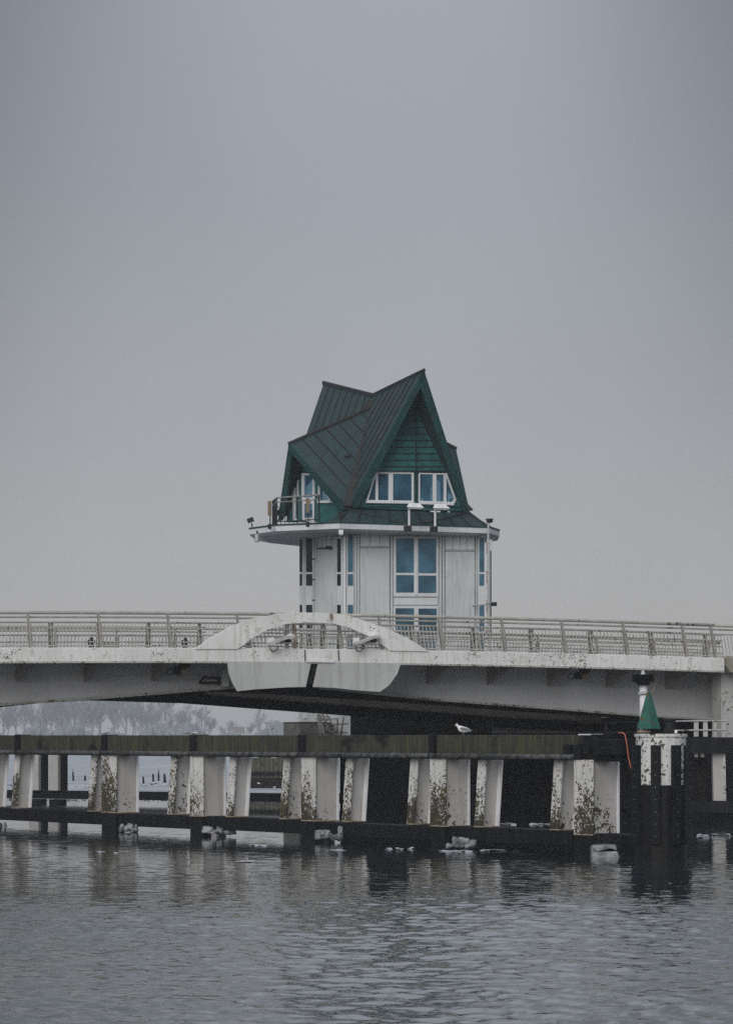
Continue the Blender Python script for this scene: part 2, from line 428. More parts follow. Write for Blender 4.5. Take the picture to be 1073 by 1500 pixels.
# far bank: a low land strip with a slightly uneven crest
bank = MB(); rings = []
for i in range(61):
    x = -1450 + 2900 * i / 60
    h = 1.2 + random.uniform(-.3, .4)
    y = 1400 + random.uniform(-14, 14)
    rings.append([V((x, y, -.5)), V((x, y + 12, h)), V((x, y + 200, h + 1.5)), V((x, 2350, h + 2)), V((x, 2350, -.5))])
bank.loft(rings)
tag(bank.build('far_shore', M['shore']), kind='structure')

# ------------------------------------------------------------------ bridge frame
BA, BB = V((-12.156, 102, 0)), V((12.797, 110, 0))
BD = (BB - BA).normalized(); BN = V((BD.y, -BD.x, 0))
def bp(u, v, w_=0.0):                                   # pixel onto the vertical plane w metres behind the front face
    return onplane(u, v, BA - BN * w_, BN)
def us(u, w_=0.0):
    return (bp(u, 1000, w_) - BA).dot(BD)
def zt(s):
    return 5.9 + 0.01344 * s - 0.000717 * s * s
def bs(s, w_, dz=0.0, absz=None):
    q = BA + BD * s - BN * w_
    return V((q.x, q.y, zt(s) + dz if absz is None else absz))
WID = 13.6
def srange(a, b, step=1.5):
    n = max(1, int(abs(b - a) / step)); return [a + (b - a) * i / n for i in range(n + 1)]
def sweep(mb, sec, ss):                                 # sec: (w, dz) outline swept along the deck crown
    return mb.loft([[bs(s, w_, dz) for w_, dz in sec] for s in ss])
S_L0 = us(-420); S_CL = us(446); S_CR = us(447.2); S_R1 = us(1060)

leaf_l = thing('bridge_leaf', bs(us(150), 0, absz=5.0), 'weathered white bascule leaf left of the joint, its half arch carrying the fewer scars', 'bridge')
leaf_r = thing('bridge_leaf', bs(us(800), 0, absz=5.0), 'weathered white bascule leaf between the joint and the pale pier, above the green mark', 'bridge')
leaf_l['label'] = 'grey-white bascule bridge leaf left of the slanted black gap under the arch'
leaf_r['label'] = 'grey-white bascule bridge leaf between the slanted black gap and the pale pier'

EDGE = [(0, -.43), (0, 0), (.10, .03), (.45, .03), (.45, -.38), (.10, -.45)]
DECK = [(.46, -.40), (.46, -.06), (WID - .5, -.06), (WID - .5, -.40)]
for leaf, a, b in ((leaf_l, S_L0, S_CL), (leaf_r, S_CR, S_R1)):
    sweep(MB(), EDGE, srange(a, b)).build('edge_beam', M['bridge_paint'], leaf)
    sweep(MB(), DECK, srange(a, b)).build('deck', M['asphalt'], leaf)
    sweep(MB(), [(WID - .49, -.43), (WID - .49, .03), (WID, .03), (WID, -.43)], srange(a, b)).build('far_edge_beam', M['bridge_paint'], leaf)
    lip = MB(); sweep(lip, [(-.015, -.49), (-.015, -.432), (.09, -.452), (.09, -.49)], srange(a, b)); lip.build('drip_edge', M['girder_edge'], leaf)

# girders: the bottom line is given by photo pixels on the girder's own plane
def girder(leaf, w_, pts, name, m, top=-.41, edge=True, thick=.25, edge_m=None, eh=.09, ew=.45):
    q = [bp(u, v, w_) for u, v in pts]
    rings = []; er = []
    for p in q:
        s = (p - BA).dot(BD)
        zb = p.z
        rings.append([bs(s, w_, absz=zb), bs(s, w_, top), bs(s, w_ + thick, top), bs(s, w_ + thick, absz=zb)])
        er.append([bs(s, w_ - ew/2 + .1, absz=zb - eh), bs(s, w_ - ew/2 + .1, absz=zb), bs(s, w_ + ew/2 + .2, absz=zb), bs(s, w_ + ew/2 + .2, absz=zb - eh)])
    MB().loft(rings).build(name, m, leaf)
    if edge: MB().loft(er).build('bottom_flange', edge_m or M['girder_edge'], leaf)
girder(leaf_l, 2.8, [(-420, 1054), (0, 1030), (150, 1020), (290, 1009), (360, 1003), (444, 997)], 'web_plate', M['girder_grey'])
girder(leaf_r, 2.8, [(470, 1006), (545, 1014), (640, 1024), (800, 1036), (930, 1046), (1058, 1054)], 'web_plate', M['girder_grey'], eh=.07)
girder(leaf_l, 6.5, [(-420, 1040), (0, 1030), (200, 1018), (300, 1013)], 'inner_shade_web', M['under_dark'], edge_m=M['under_dark'])  # near-black girder added to stand for the shaded band under the deck
girder(leaf_r, 6.5, [(310, 1009), (400, 1013), (600, 1026), (740, 1037), (1000, 1054)], 'inner_shade_web', M['under_dark'], edge_m=M['under_dark'])
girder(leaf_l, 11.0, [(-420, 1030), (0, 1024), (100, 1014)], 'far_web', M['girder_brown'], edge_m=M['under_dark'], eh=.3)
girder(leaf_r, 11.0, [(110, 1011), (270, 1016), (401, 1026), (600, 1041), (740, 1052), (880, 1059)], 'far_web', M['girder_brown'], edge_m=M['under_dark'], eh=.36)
# curved cantilever brackets between web and edge beam
step = (us(145) - us(45)) * 1.0
for leaf, ulist in ((leaf_l, (-160, -55, 47, 149, 251)), (leaf_r, (662, 752, 842, 930, 1018))):
    for u in ulist:
        s = us(u)
        pts = [bs(s, 2.79, -.41), bs(s, .47, -.41), bs(s, .47, -.52), bs(s, .9, -.66), bs(s, 1.5, -.84), bs(s, 2.2, -1.0), bs(s, 2.79, -1.08)]
        MB().prism(pts, BD * .05).build('bracket', M['bracket_grey'], leaf)
# arch plates and skirt plates over the joint
ARCH_L = [(285.5,951),(304,937),(339,917),(373,905.5),(408,899),(432,897),(463,897.5),(483.5,898.6),(483.5,913.4),(449,912),(418,914.5),(391,923),(370,935),(348.6,951)]
ARCH_R = [(487,898.8),(511,902),(539,911),(566.5,920.7),(597.6,935),(627,953.5),(627,954.5),(570.7,953.4),(553,938.6),(535.5,930),(511,919.7),(487,913.4)]
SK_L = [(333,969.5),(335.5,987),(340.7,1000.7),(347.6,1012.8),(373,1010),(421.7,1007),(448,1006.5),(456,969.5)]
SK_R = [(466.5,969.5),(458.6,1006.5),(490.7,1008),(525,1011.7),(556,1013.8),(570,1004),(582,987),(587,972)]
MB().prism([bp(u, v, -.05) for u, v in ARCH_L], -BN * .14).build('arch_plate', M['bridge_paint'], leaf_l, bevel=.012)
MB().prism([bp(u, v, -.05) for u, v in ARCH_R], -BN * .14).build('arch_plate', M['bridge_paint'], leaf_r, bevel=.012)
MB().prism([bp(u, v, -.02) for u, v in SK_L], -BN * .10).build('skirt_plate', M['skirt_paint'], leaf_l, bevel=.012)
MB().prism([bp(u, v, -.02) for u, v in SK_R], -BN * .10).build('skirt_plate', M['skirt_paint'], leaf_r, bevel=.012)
# cover strip, near-black plate as painted shade in the slot and the seam gaps in the edge beam
MB().prism([bp(u, v, -.015) for u, v in ((447.5, 951.5), (494, 951.5), (495, 968), (447.5, 967.5))], -BN * .012).build('joint_cover', M['bridge_paint'], leaf_r)
MB().prism([bp(u, v, -.03) for u, v in ((448, 967), (489, 967.5), (489, 970.5), (448, 970))], BN * .05).build('joint_sill', M['trim_white'], leaf_r)
for u in (446.2, 495.0):
    MB().prism([bp(u, 952, -.016), bp(u + 1.2, 952, -.016), bp(u + 2, 968, -.016), bp(u + .8, 968, -.016)], -BN * .01).build('joint_seam', M['seam'], leaf_r)
MB().prism([bp(u, v, .14) for u, v in ((430, 971), (480, 971), (480, 1002), (430, 1002))], -BN * .9).build('slot_shade_plate', M['under_dark'], leaf_r)
MB().tube([bp(484.6, 899, -.1), bp(484.6, 906, -.1)], .05, 8).build('lock_pin', M['rail_rust'], leaf_r)
# stiffener cage seen below the left leaf beside the skirt
cage = MB()
for a, b in (((292, 1000), (299, 992)), ((299, 992), (330, 994)), ((292, 1000), (330, 1000)), ((320, 990), (321, 1004))):
    cage.tube([bp(*a, 2.5), bp(*b, 2.5)], .045, 5)
cage.build('stiffener_cage', M['under_dark'], leaf_l)
MB().box(bp(325, 1006, 2.4), BD * .25, V((0, 0, .6)), -BN * .3).build('hinge_block', M['girder_grey'], leaf_l)

# railings: each leaf's front railing > posts, handrail, slat panels
LEAN = .42
def rail_pt(s, w_, h, lean=LEAN):
    return bs(s, w_ + lean * h / 1.2, h)
def railing(leaf, name, post_us, w_, s0, s1, lean=LEAN, top=1.2, balusters=True, pm='rail_post', hr=.062, rust=()):
    ro = bpy.data.objects.new(name, None); COL.objects.link(ro); ro.parent = leaf
    base = bs((s0 + s1) / 2, w_, 0)
    ro.location = base - leaf.location
    for u in post_us:
        s = us(u, w_)
        # curved post: a tapered flat bar leaning inwards
        path = [(0, 0), (.45, .10), (.85, .60), (1.0, 1.0)]
        rings = []
        for k in range(5):
            h = top * k / 4; q = rail_pt(s, w_, h, lean); d = .085 - .035 * k / 4
            rings.append([q - BD*.035 + BN*d, q + BD*.035 + BN*d, q + BD*.035 - BN*d, q - BD*.035 - BN*d])
        MB().loft(rings).build('post', M['rail_rust' if u in rust else pm], ro)
    ss = srange(s0, s1, 1.5)
    MB().tube([rail_pt(s, w_, top + .02, lean) for s in ss], hr, 8).build('handrail', M['rail_steel'], ro, smooth=True)
    MB().tube([rail_pt(s, w_ + .06, top - .13, lean) for s in ss], .034, 6).build('upper_rail', M['rail_steel'], ro)
    edges = sorted([s0] + [us(u, w_) for u in post_us if s0 < us(u, w_) < s1] + [s1])
    for a, b in zip(edges[:-1], edges[1:]):
        if b - a < .5: continue
        a2, b2 = a + .09, b - .09
        pn = MB()
        for h in (.10, top - .30):
            pn.tube([rail_pt(s, w_ + .03, h, lean) for s in srange(a2, b2, .8)], .028, 5)
        n = max(2, int((b2 - a2) / .13))
        if balusters:
            for k in range(n + 1):
                s = a2 + (b2 - a2) * k / n
                r = .0185 if 0 < k < n else .024
                pn.tube([rail_pt(s, w_ + .03, .10, lean), rail_pt(s, w_ + .03, top - .30, lean)], r, 4)
        pn.build('slat_panel', M['rail_steel'], ro)
    return ro
railing(leaf_l, 'front_railing', (-365, -262, -160, -58, 45, 148, 250, 352, 433), .22, S_L0, us(484, .2), rust=(433,))
railing(leaf_r, 'front_railing', (499, 560, 648, 740, 828, 918, 1005), .22, us(487, .2), us(1052, .2))
def guard(leaf, ulist, s0, s1, w_):
    ro = bpy.data.objects.new('lane_barrier', None); COL.objects.link(ro); ro.parent = leaf
    ro.location = bs((s0 + s1) / 2, w_, 0) - leaf.location
    for u in ulist:
        s = us(u, w_); MB().box(bs(s, w_, -.06), BD * .14, -BN * .12, V((0, 0, 1.02))).build('post', M['rail_post'], ro)
    for h, r in ((.28, .026), (.52, .022), (.74, .032), (.95, .03)):
        MB().tube([bs(s, w_ - .07, h) for s in srange(s0, s1)], r, 6).build('rail', M['rail_steel'], ro)
guard(leaf_l, (-330, -250, -170, -90, -10, 72, 142, 215, 290, 362, 418), S_L0, us(445, 2.3), 2.3)
guard(leaf_r, (470, 530, 600, 690, 775, 862, 950, 1030), us(448, 2.3), us(1056, 2.3), 2.3)
railing(leaf_l, 'back_railing', (-330, -280, -190, -100, -10, 80, 170, 255), WID - .25, S_L0, us(300, WID - .2), lean=-.2, top=1.15)
railing(leaf_r, 'back_railing', (345, 430, 520, 610, 700, 785, 870, 955, 1035), WID - .25, us(310, WID - .2), us(1050, WID - .2), lean=-.2, top=1.15)

# mooring lights on swing arms above the joint
def arm_light(u, label):
    b0 = bp(u, 945, -.3)
    t = thing('arm_light', b0, label, 'light', 'lamps on stub arms inside the bridge arch')
    MB().prism([bp(u - 16, 945.5, -.12), bp(u - 16, 942.0, -.12), bp(u + 10, 931.5, -.12), bp(u + 19, 932.2, -.12), bp(u + 19, 934.5, -.12), bp(u + 12, 935.5, -.12)], BN * .32).build('arm', M['skirt_paint'], t)
    MB().prism([bp(u - 17, 934.5, .02), bp(u - 8, 934.0, .02), bp(u - 8, 941.5, .02), bp(u - 17, 944, .02)], BN * .1).build('back_plate', M['bridge_paint'], t)
    MB().prism([bp(u + 10, 931.4, -.05), bp(u + 15.5, 928.2, -.05), bp(u + 21, 931.8, -.05)], BN * .28).build('hood', M['trim_white'], t)
    MB().prism([bp(u + 1, 937, -.1), bp(u + 14, 936.5, -.1), bp(u + 18, 940, -.1), bp(u + 14, 943, -.1), bp(u + 1, 943.5, -.1)], BN * .16).build('lamp_housing', M['pipe_grey'], t)
    MB().tube([bp(u + 10, 939, -.3), bp(u + 18, 938, -.3)], .05, 8).build('lens', M['dark_metal'], t)
    c = bp(u - 7, 949, -.25); r = .13
    MB().tube([bp(u - 12, 944, -.25)] + [c + BD * (r * math.cos(a)) + V((0, 0, r * math.sin(a))) for a in [math.pi + i * math.pi / 6 for i in range(7)]] + [bp(u - .5, 946, -.25)], .018, 5).build('cable', M['dark_metal'], t)
arm_light(408, 'pale arm lamp inside the bridge arch, left of the rusty rail post')
arm_light(533, 'pale arm lamp inside the right end of the bridge arch, cable loop below')
# under-deck lamps
def deck_lamp(u, v, label):
    t = thing('underdeck_lamp', bp(u, v, 1.6), label, 'light', 'lamps under the bridge deck')
    c = bp(u, v, 1.6)
    MB().box(c + V((0, 0, .12)) - BD * .05, BD * .36, -BN * .2, V((0, 0, .16))).build('mount', M['dark_metal'], t)
    MB().box(c + V((0, 0, .2)) + BD * .1, BD * .08, -BN * .08, V((0, 0, .42))).build('hanger', M['dark_metal'], t)
    MB().tube([c - BD * .25 + V((0, 0, .03)), c - BD * .05], .14, 10).build('housing', M['dark_metal'], t)
    MB().tube([c - BD * .04, c + BD * .2], .13, 10).build('lens', M['amber'], t)
    k = c - BD * .42 + V((0, 0, -.02))
    MB().tube([k + BD * (.11 * math.cos(a)) + V((0, 0, .11 * math.sin(a))) for a in [i * math.pi / 5 for i in range(11)]], .022, 5).build('cable', M['dark_metal'], t)
deck_lamp(266, 983, 'small dark lamp hanging under the deck left of the white skirt plate')
deck_lamp(852, 990, 'small dark lamp hanging under the deck between the arch and the green mark')
# dark bollard lights standing on the deck behind the railing
def deck_stub(u, label):
    p = bs(us(u, 4.0), 4.0, -.06)
    t = thing('deck_bollard', p, label, 'bollard', 'dark stubs on the bridge deck')
    MB().lathe(p, [(.10, 0), (.10, .30), (.13, .33), (.13, .46), (.06, .49)], 10).build('body', M['dark_metal'], t)
    MB().lathe(p + V((0, 0, .48)), [(.06, 0), (.07, .05), (.03, .08)], 10).build('cap', M['dark_metal'], t)
    MB().box(p + BD * .5 + V((0, 0, 0)), BD * .45, -BN * .3, V((0, 0, .42))).build('cabinet', M['rail_steel'], t)
deck_stub(134, 'dark stub with a cabinet behind the left railing, second bay from the photo edge')
deck_stub(271, 'dark stub with a cabinet behind the railing just left of the arch foot')

# pier and fixed span at the right
pier = thing('bridge_pier', bs(S_R1 + 1.5, 3, absz=0), 'pale speckled bridge pier with a stone corbel at the right photo edge', 'pier')
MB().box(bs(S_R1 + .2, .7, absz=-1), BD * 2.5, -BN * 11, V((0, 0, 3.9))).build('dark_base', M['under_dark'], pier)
MB().box(bs(S_R1 + .9, 1.45, absz=2.9), BD * 2.0, -BN * 10, V((0, 0, 2.3))).build('shaded_rear', M['under_dark'], pier)  # added block, near-black to paint the shade behind the column
MB().box(bs(S_R1 + .15, .6, absz=2.9), BD * 2.6, -BN * .8, V((0, 0, 2.4))).build('column', M['concrete_light'], pier)
MB().prism([bs(S_R1 + .06, -.1, .05), bs(S_R1 + .06, -.1, -.25), bs(S_R1 + .2, -.1, -.48), bs(S_R1 + 14, -.1, -.48), bs(S_R1 + 14, -.1, .05)], -BN * 13).build('corbel_block', M['concrete_stain'], pier)
stp = MB()
for k in range(4):
    a, b = 1036 + 6.5 * k, 1054
    stp.prism([bp(a, 1054 - 4.6 * k, 2.2), bp(1062, 1054 - 4.6 * k, 2.2), bp(1062, 1050 - 4.6 * k, 2.2), bp(a + 3, 1050 - 4.6 * k, 2.2)], -BN * .5)
stp.build('stepped_bearing', M['girder_grey'], pier)
ap = railing(pier, 'front_railing', (1047, 1088, 1180), .22, us(1045, .2), S_R1 + 13)

# ------------------------------------------------------------------ control tower
TW = thing('control_tower', P(585, 1060, 133), 'white bridge control tower with a steep star shaped green copper roof', 'tower')
C0 = P(507, V0, 130.6); C1 = P(707, V0, 132.7); C3 = P(440, V0, 134.5)
for c in (C0, C1, C3): c.z = 0
C2 = C1 + C3 - C0
TF = (C1 - C0).normalized(); NF = V((TF.y, -TF.x, 0))
TL = (C3 - C0).normalized(); NL = V((-TL.y, TL.x, 0))
if NL.y > 0: NL = -NL
ZB, ZS, ZT = 3.0, 11.60, 11.92
MB().prism([V((c.x, c.y, ZB)) for c in (C0, C1, C2, C3)], V((0, 0, ZS - ZB))).build('wall', M['tower_body'], TW)
def face(n, p0, poly, out, th, mb=None):
    mb = mb or MB()
    return mb.prism([onplane(u, v, p0, n) + n * out for u, v in poly], -n * th)
def rect(u0, v0, u1, v1):
    return [(u0, v0), (u1, v0), (u1, v1), (u0, v1)]
BOT = 1052
# front face: panels with the cladding boards above them
for a, b, vt in ((526.5, 569.7, 803), (651.5, 694.3, 808)):
    face(NF, C0, rect(a, vt, b, BOT), .06, .058).build('panel', M['tower_panel'], TW, bevel=.01)
    h = 4 if a > 600 else 3
    for k in range(h):
        x0 = a + (b - a) * k / h; x1 = a + (b - a) * (k + 1) / h
        face(NF, C0, rect(x0 + .4, 785 if a > 600 else 782, x1 - .4, vt - 3), .05, .048).build('cladding_board', M['trim_white'], TW)
    face(NF, C0, rect(a - .5, vt - 2.2, b + .5, vt - .8), .09, .088).build('drip_rail', M['tower_body'], TW)
# pilaster strips
for a, b in ((518.3, 521), (522.2, 525), (571.2, 573.8), (643.0, 645.6), (647.2, 649.6), (695.6, 697.2), (698.2, 700)):
    face(NF, C0, rect(a, 784, b, BOT), .075, .073).build('pilaster', M['tower_panel'], TW)
for u in (525.7, 570.5, 646.4, 650.5, 694.9):
    face(NF, C0, rect(u - .35, 784, u + .35, BOT), .012, .01).build('joint_line', M['seam'], TW)
def window(n, p0, fr, panes, glassm='glass_blue', th=.07, name='window', parent=TW, bars=None):
    w_ = face(n, p0, fr, th, th - .004).build(name, M['trim_white'], parent)
    for q in panes:
        face(n, p0, q, th + .012, .01).build('pane', M[glassm], w_)
    for q in (bars or []):
        face(n, p0, q, th + .035, .033).build('glazing_bar', M['trim_white'], w_)
    return w_
window(NF, C0, rect(575.4, 786, 640.6, 874), [rect(578.8, 788.5, 604.9, 839), rect(578.8, 842.5, 604.9, 868), rect(611.4, 788.8, 637.5, 839.6), rect(611.4, 843.2, 637.5, 868.6)],
       bars=[rect(606.6, 787, 609.6, 872)])
face(NF, C0, rect(576, 876, 639.5, 886), .055, .05).build('spandrel_panel', M['trim_white'], TW)
window(NF, C0, rect(575.4, 888, 640.6, 972), [rect(578, 891, 605, 930), rect(611.6, 891.5, 638.2, 930), rect(578, 934, 605, 968), rect(611.6, 934, 638.2, 968)])
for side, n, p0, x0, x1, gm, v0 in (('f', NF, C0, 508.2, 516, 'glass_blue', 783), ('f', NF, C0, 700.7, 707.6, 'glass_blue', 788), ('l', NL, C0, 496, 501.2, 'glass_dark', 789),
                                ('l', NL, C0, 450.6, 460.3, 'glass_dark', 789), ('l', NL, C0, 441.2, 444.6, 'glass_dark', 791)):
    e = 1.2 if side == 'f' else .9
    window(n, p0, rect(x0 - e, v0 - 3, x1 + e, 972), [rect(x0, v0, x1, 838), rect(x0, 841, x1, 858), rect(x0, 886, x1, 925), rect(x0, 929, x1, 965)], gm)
face(NL, C0, rect(466.5, 805, 487.5, BOT), .05, .048).build('panel', M['tower_panel'], TW)
for x in (467, 473, 479.5):
    face(NL, C0, rect(x + .3, 784, x + 5.6, 802), .05, .048).build('cladding_board', M['tower_panel'], TW)
face(NL, C0, rect(466, 802.6, 487.5, 804), .09, .088).build('drip_rail', M['dark_metal'], TW)
for a, b in ((446, 449), (462.6, 465.2), (489, 491.5), (492.2, 494.4)):
    face(NL, C0, rect(a, 786, b, BOT), .07, .068).build('pilaster', M['tower_panel'], TW)
MB().tube([onplane(504.2, 786, C0, NF) + NF * .05, onplane(504.2, 1040, C0, NF) + NF * .05], .055, 8).build('corner_post', M['trim_white'], TW)
# roof slab with the balcony prow, fascia band, copper flashing
slab_px = [(497, 128.9), (402, 130.6), (365, 132.7), (375, 137.0), (440, 140.2), (610, 141.0), (728, 137.0), (731, 133.8), (717, 131.9)]
SL = []
for u, y in slab_px:
    q = P(u, V0, y); SL.append(V((q.x, q.y, 0)))
cen = sum(SL, V()) / len(SL)
def ringz(pts, z, k=0.0):
    out = []
    for p in pts:
        d = (cen - p).normalized(); out.append(V((p.x, p.y, z)) + d * k)
    return out
MB().loft([ringz(SL, ZS + .02, .5), ringz(SL, ZS + .10, .06), ringz(SL, ZS + .10, 0), ringz(SL, ZT, 0), ringz(SL, ZT, .12)]).build('eaves_slab', M['fascia_white'], TW)
MB().loft([ringz(SL, ZT + .002, -.02), ringz(SL, ZT + .075, -.02), ringz(SL, ZT + .085, .3)]).build('flashing', M['copper_rake'], TW)
MB().loft([ringz(SL, ZS - .02, .7), ringz(SL, ZS + .018, .52)]).build('soffit_board', M['tower_body'], TW)

# roof points
O = P(546, 579, 134.0); OL = P(541, 596, 133.85)
GF = P(620, 543, 130.2); GB = P(474, 561, 137.9)
GL = P(424, 650, 132.86); GR = P(666.5, 657, 135.14)
V1 = P(510, 743, 130.5); V2 = P(687, 755, 132.6)
V1.z = V2.z = 12.68
V3 = V((2*O.x - V2.x, 2*O.y - V2.y, 12.68)); V4 = V((2*O.x - V1.x, 2*O.y - V1.y, 12.68))
OLc = V((O.x, O.y, OL.z))
def slope(apex, inner, low, name='roof_slope', ribs=7, m='copper_roof', extra=None):
    pts = [apex, inner, low]
    nrm = (inner - apex).cross(low - apex).normalized()
    if nrm.z < 0: nrm = -nrm
    o = MB().prism(pts, -nrm * .10).build(name, M[m], TW)
    sm = MB(); rnd = random.Random(int(apex.x * 100))
    for k in range(1, ribs + 1):
        t = k / (ribs + 1)
        a, b = lerp(apex, inner, t), lerp(low, inner, t)
        sm.tube([a + nrm * .01, b + nrm * .01], .031, 5)
        if k < ribs - 1:
            t2 = (k + 1) / (ribs + 1); q = rnd.uniform(.25, .75)
            a2, b2 = lerp(apex, inner, t2), lerp(low, inner, t2)
            sm.tube([lerp(a, b, q) + nrm * .0, lerp(a2, b2, q) + nrm * .0], .012, 4)
    sm.build('standing_seams', M['seam'], o)
    return o
for a, inn, l1, l2 in ((GF, O, V1, V2), (GB, O, V3, V4), (GL, OLc, V1, V3), (GR, OLc, V2, V4)):
    slope(a, inn, l1, ribs=7 if inn is O else 6); slope(a, inn, l2, ribs=7 if inn is O else 6)
for vv in (V1, V2, V3, V4):                           # close the step between the high and the low ridge
    MB().prism([O - V((0, 0, .03)), OLc - V((0, 0, .03)), vv - V((0, 0, .02))], V((.01, .01, 0))).build('valley_web', M['copper_dark'], TW)
    d = (vv - O); side = d.cross(V((0, 0, 1))).normalized()
    up = side.cross(d).normalized()
    if up.z < 0: up = -up
    a = OLc + V((0, 0, .06))
    MB().prism([a - side * .06, a + side * .06, vv + side * .19 + up * .06, vv - side * .19 + up * .06], up * .10).build('valley_strip', M['copper_dark'], TW)
for a, b in ((GF, O), (GB, O), (GL, OLc), (GR, OLc)):
    MB().tube([a + (a - b).normalized() * .06 + V((0, 0, .02)), b + V((0, 0, .02))], .075, 6).build('ridge_cap', M['copper_dark'], TW)
def hook():
    q = lerp(lerp(GL, OLc, .62), V1, .42)
    MB().box(q + V((0, 0, .02)), V((.22, 0, 0)), V((0, -.12, 0)), V((0, 0, .07))).build('roof_hook', M['copper_dark'], TW)
    MB().tube([q + V((0, -.12, -.3)), q + V((.1, -.2, -.45)), q + V((.25, -.18, -.3))], .04, 5).build('roof_hook', M['seam'], TW)
hook()
def mirror(pts):
    return [V((2*O.x - p.x, 2*O.y - p.y, p.z)) for p in pts]
def rake(poly, apex, l1, l2):
    n = (l1 - apex).cross(l2 - apex).normalized()
    if n.y > 0: n = -n
    pts = [onplane(u, v, apex, n) + n * .03 for u, v in poly]
    MB().prism(pts, -n * .12).build('rake_board', M['copper_rake'], TW)
    MB().prism(mirror(pts), V((n.x, n.y, -n.z)) * .12).build('rake_board', M['copper_rake'], TW)
rake([(619.5, 542), (509, 744), (524, 743), (614, 570), (615.5, 560)], GF, V1, V2)
rake([(620.5, 542), (688.5, 757), (681, 755.5), (617, 572), (614.5, 566)], GF, V1, V2)
rake([(424.5, 649), (507, 746), (497.5, 747), (426.5, 663)], GL, V1, V3)
rake([(423.5, 649), (408, 757), (417.5, 757), (427.5, 664)], GL, V1, V3)

# gable walls
def lerp_edge(a, b, v):
    return (a[0] + (b[0] - a[0]) * (v - a[1]) / (b[1] - a[1]), v)
def plane_of(l1, l2, inset):
    t = (l2 - l1); t.z = 0; t.normalize(); n = V((t.y, -t.x, 0))
    if n.dot(O - l1) > 0: n = -n
    return l1 - n * inset, n
pF, nF = plane_of(V1, V2, .14)
pL, nL = plane_of(V1, V3, .24)
def pix(q):
    return (U0 + q.x / q.y * F, V0 - (q.z - EYE) / q.y * F)
def roof_edge(p0, n, tri, drop=.12):
    """photo-pixel line where a wall plane meets the underside of a roof slope"""
    rn_ = (tri[1] - tri[0]).cross(tri[2] - tri[0]).normalized()
    if rn_.z < 0: rn_ = -rn_
    r0 = tri[0] - rn_ * drop
    t = V((-n.y, n.x, 0)); out = []
    for z in (12.7, 16.0):
        b = V((p0.x, p0.y, z)); k = (r0 - b).dot(rn_) / t.dot(rn_); out.append(pix(b + t * k))
    return out
def cross2(A, B):
    (x1, y1), (x2, y2) = A; (x3, y3), (x4, y4) = B
    m1 = (x2 - x1) / (y2 - y1); m2 = (x4 - x3) / (y4 - y3)
    y = (x3 - x1 + m1 * y1 - m2 * y3) / (m1 - m2)
    return (x1 + m1 * (y - y1), y)
EA, EB = roof_edge(pF, nF, (GF, O, V1)), roof_edge(pF, nF, (GF, O, V2))
apx = cross2(EA, EB); bl, br = EA[0], EB[0]
LA, LB = roof_edge(pL, nL, (GL, OLc, V3)), roof_edge(pL, nL, (GL, OLc, V1))
aL = cross2(LA, LB); lL = lambda v: lerp_edge(aL, LA[0], v); lR = lambda v: lerp_edge(aL, LB[0], v)
print('GABLE', apx, bl, br, aL, LA[0], LB[0])
T, B = 691.5, 739
eL = lambda v: lerp_edge(apx, bl, v); eR = lambda v: lerp_edge(apx, br, v)
gw = MB()
gmirror = []
def wallpiece(mb, p0, n, poly, th=.18):
    pts = [onplane(u, v, p0, n) for u, v in poly]
    mb.prism(pts, -n * th); gmirror.append((pts, n, th))
for poly in ([apx, eR(T), eL(T)], [eL(B), eR(B), br, bl], [eL(T), (549, T), (536, B), eL(B)], [(605.2, T), (612.2, T), (612.2, B), (605.2, B)], [(656, T), eR(T), eR(B), (668, B)]):
    wallpiece(gw, pF, nF, poly)
gl = MB()
for poly in ([aL, lR(692), lL(692)], [(437.2, 693), (442.6, 693), (442.6, 765), (437.2, 765)], [(461.2, 693), (464, 693), (467, 700), (467, 765), (461.2, 765)], 
             [(467, 737), (502, 737), (508, 765), (467, 765)], [(484, 712), (500, 737), (486, 737), (484, 735)], [(419, 765), (423, 735), (430, 735), (430, 765)]):
    wallpiece(gl, pL, nL, poly)
gw.build('gable_wall', M['copper_wall'], TW); gl.build('gable_wall', M['copper_wall'], TW)
gm = MB()
for pts, n, th in gmirror:
    gm.prism(mirror(pts), n * th)
gm.build('far_gable_wall', M['copper_wall'], TW)
# horizontal copper lap boards on the front gable
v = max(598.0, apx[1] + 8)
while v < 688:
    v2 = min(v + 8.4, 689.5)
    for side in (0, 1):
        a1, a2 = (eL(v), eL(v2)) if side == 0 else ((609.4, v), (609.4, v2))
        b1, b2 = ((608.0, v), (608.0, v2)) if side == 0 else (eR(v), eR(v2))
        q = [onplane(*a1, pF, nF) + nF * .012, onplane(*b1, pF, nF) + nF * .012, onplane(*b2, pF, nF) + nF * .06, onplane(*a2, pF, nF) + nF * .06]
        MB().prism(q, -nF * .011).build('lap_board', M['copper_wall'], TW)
        MB().prism([onplane(b_[0], b_[1], pF, nF) + nF * .03 for b_ in (a2, b2, (b2[0], b2[1] + 1.3), (a2[0], a2[1] + 1.3))], -nF * .025).build('joint_shadow_strip', M['seam'], TW)  # dark strip painted in as the shadow line under each lap board
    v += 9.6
MB().prism([onplane(x, y, pF, nF) + nF * .075 for x, y in ((608.2, 586), (609.2, 586), (609.2, 764), (608.2, 764))], -nF * .06).build('joint_shadow_strip', M['seam'], TW)
for vv in (700 - 7.6, 742, 751):
    MB().prism([onplane(x, y, pF, nF) + nF * .05 for x, y in (eL(vv), eR(vv), eR(vv + .9), eL(vv + .9))], -nF * .045).build('joint_shadow_strip', M['seam'], TW)
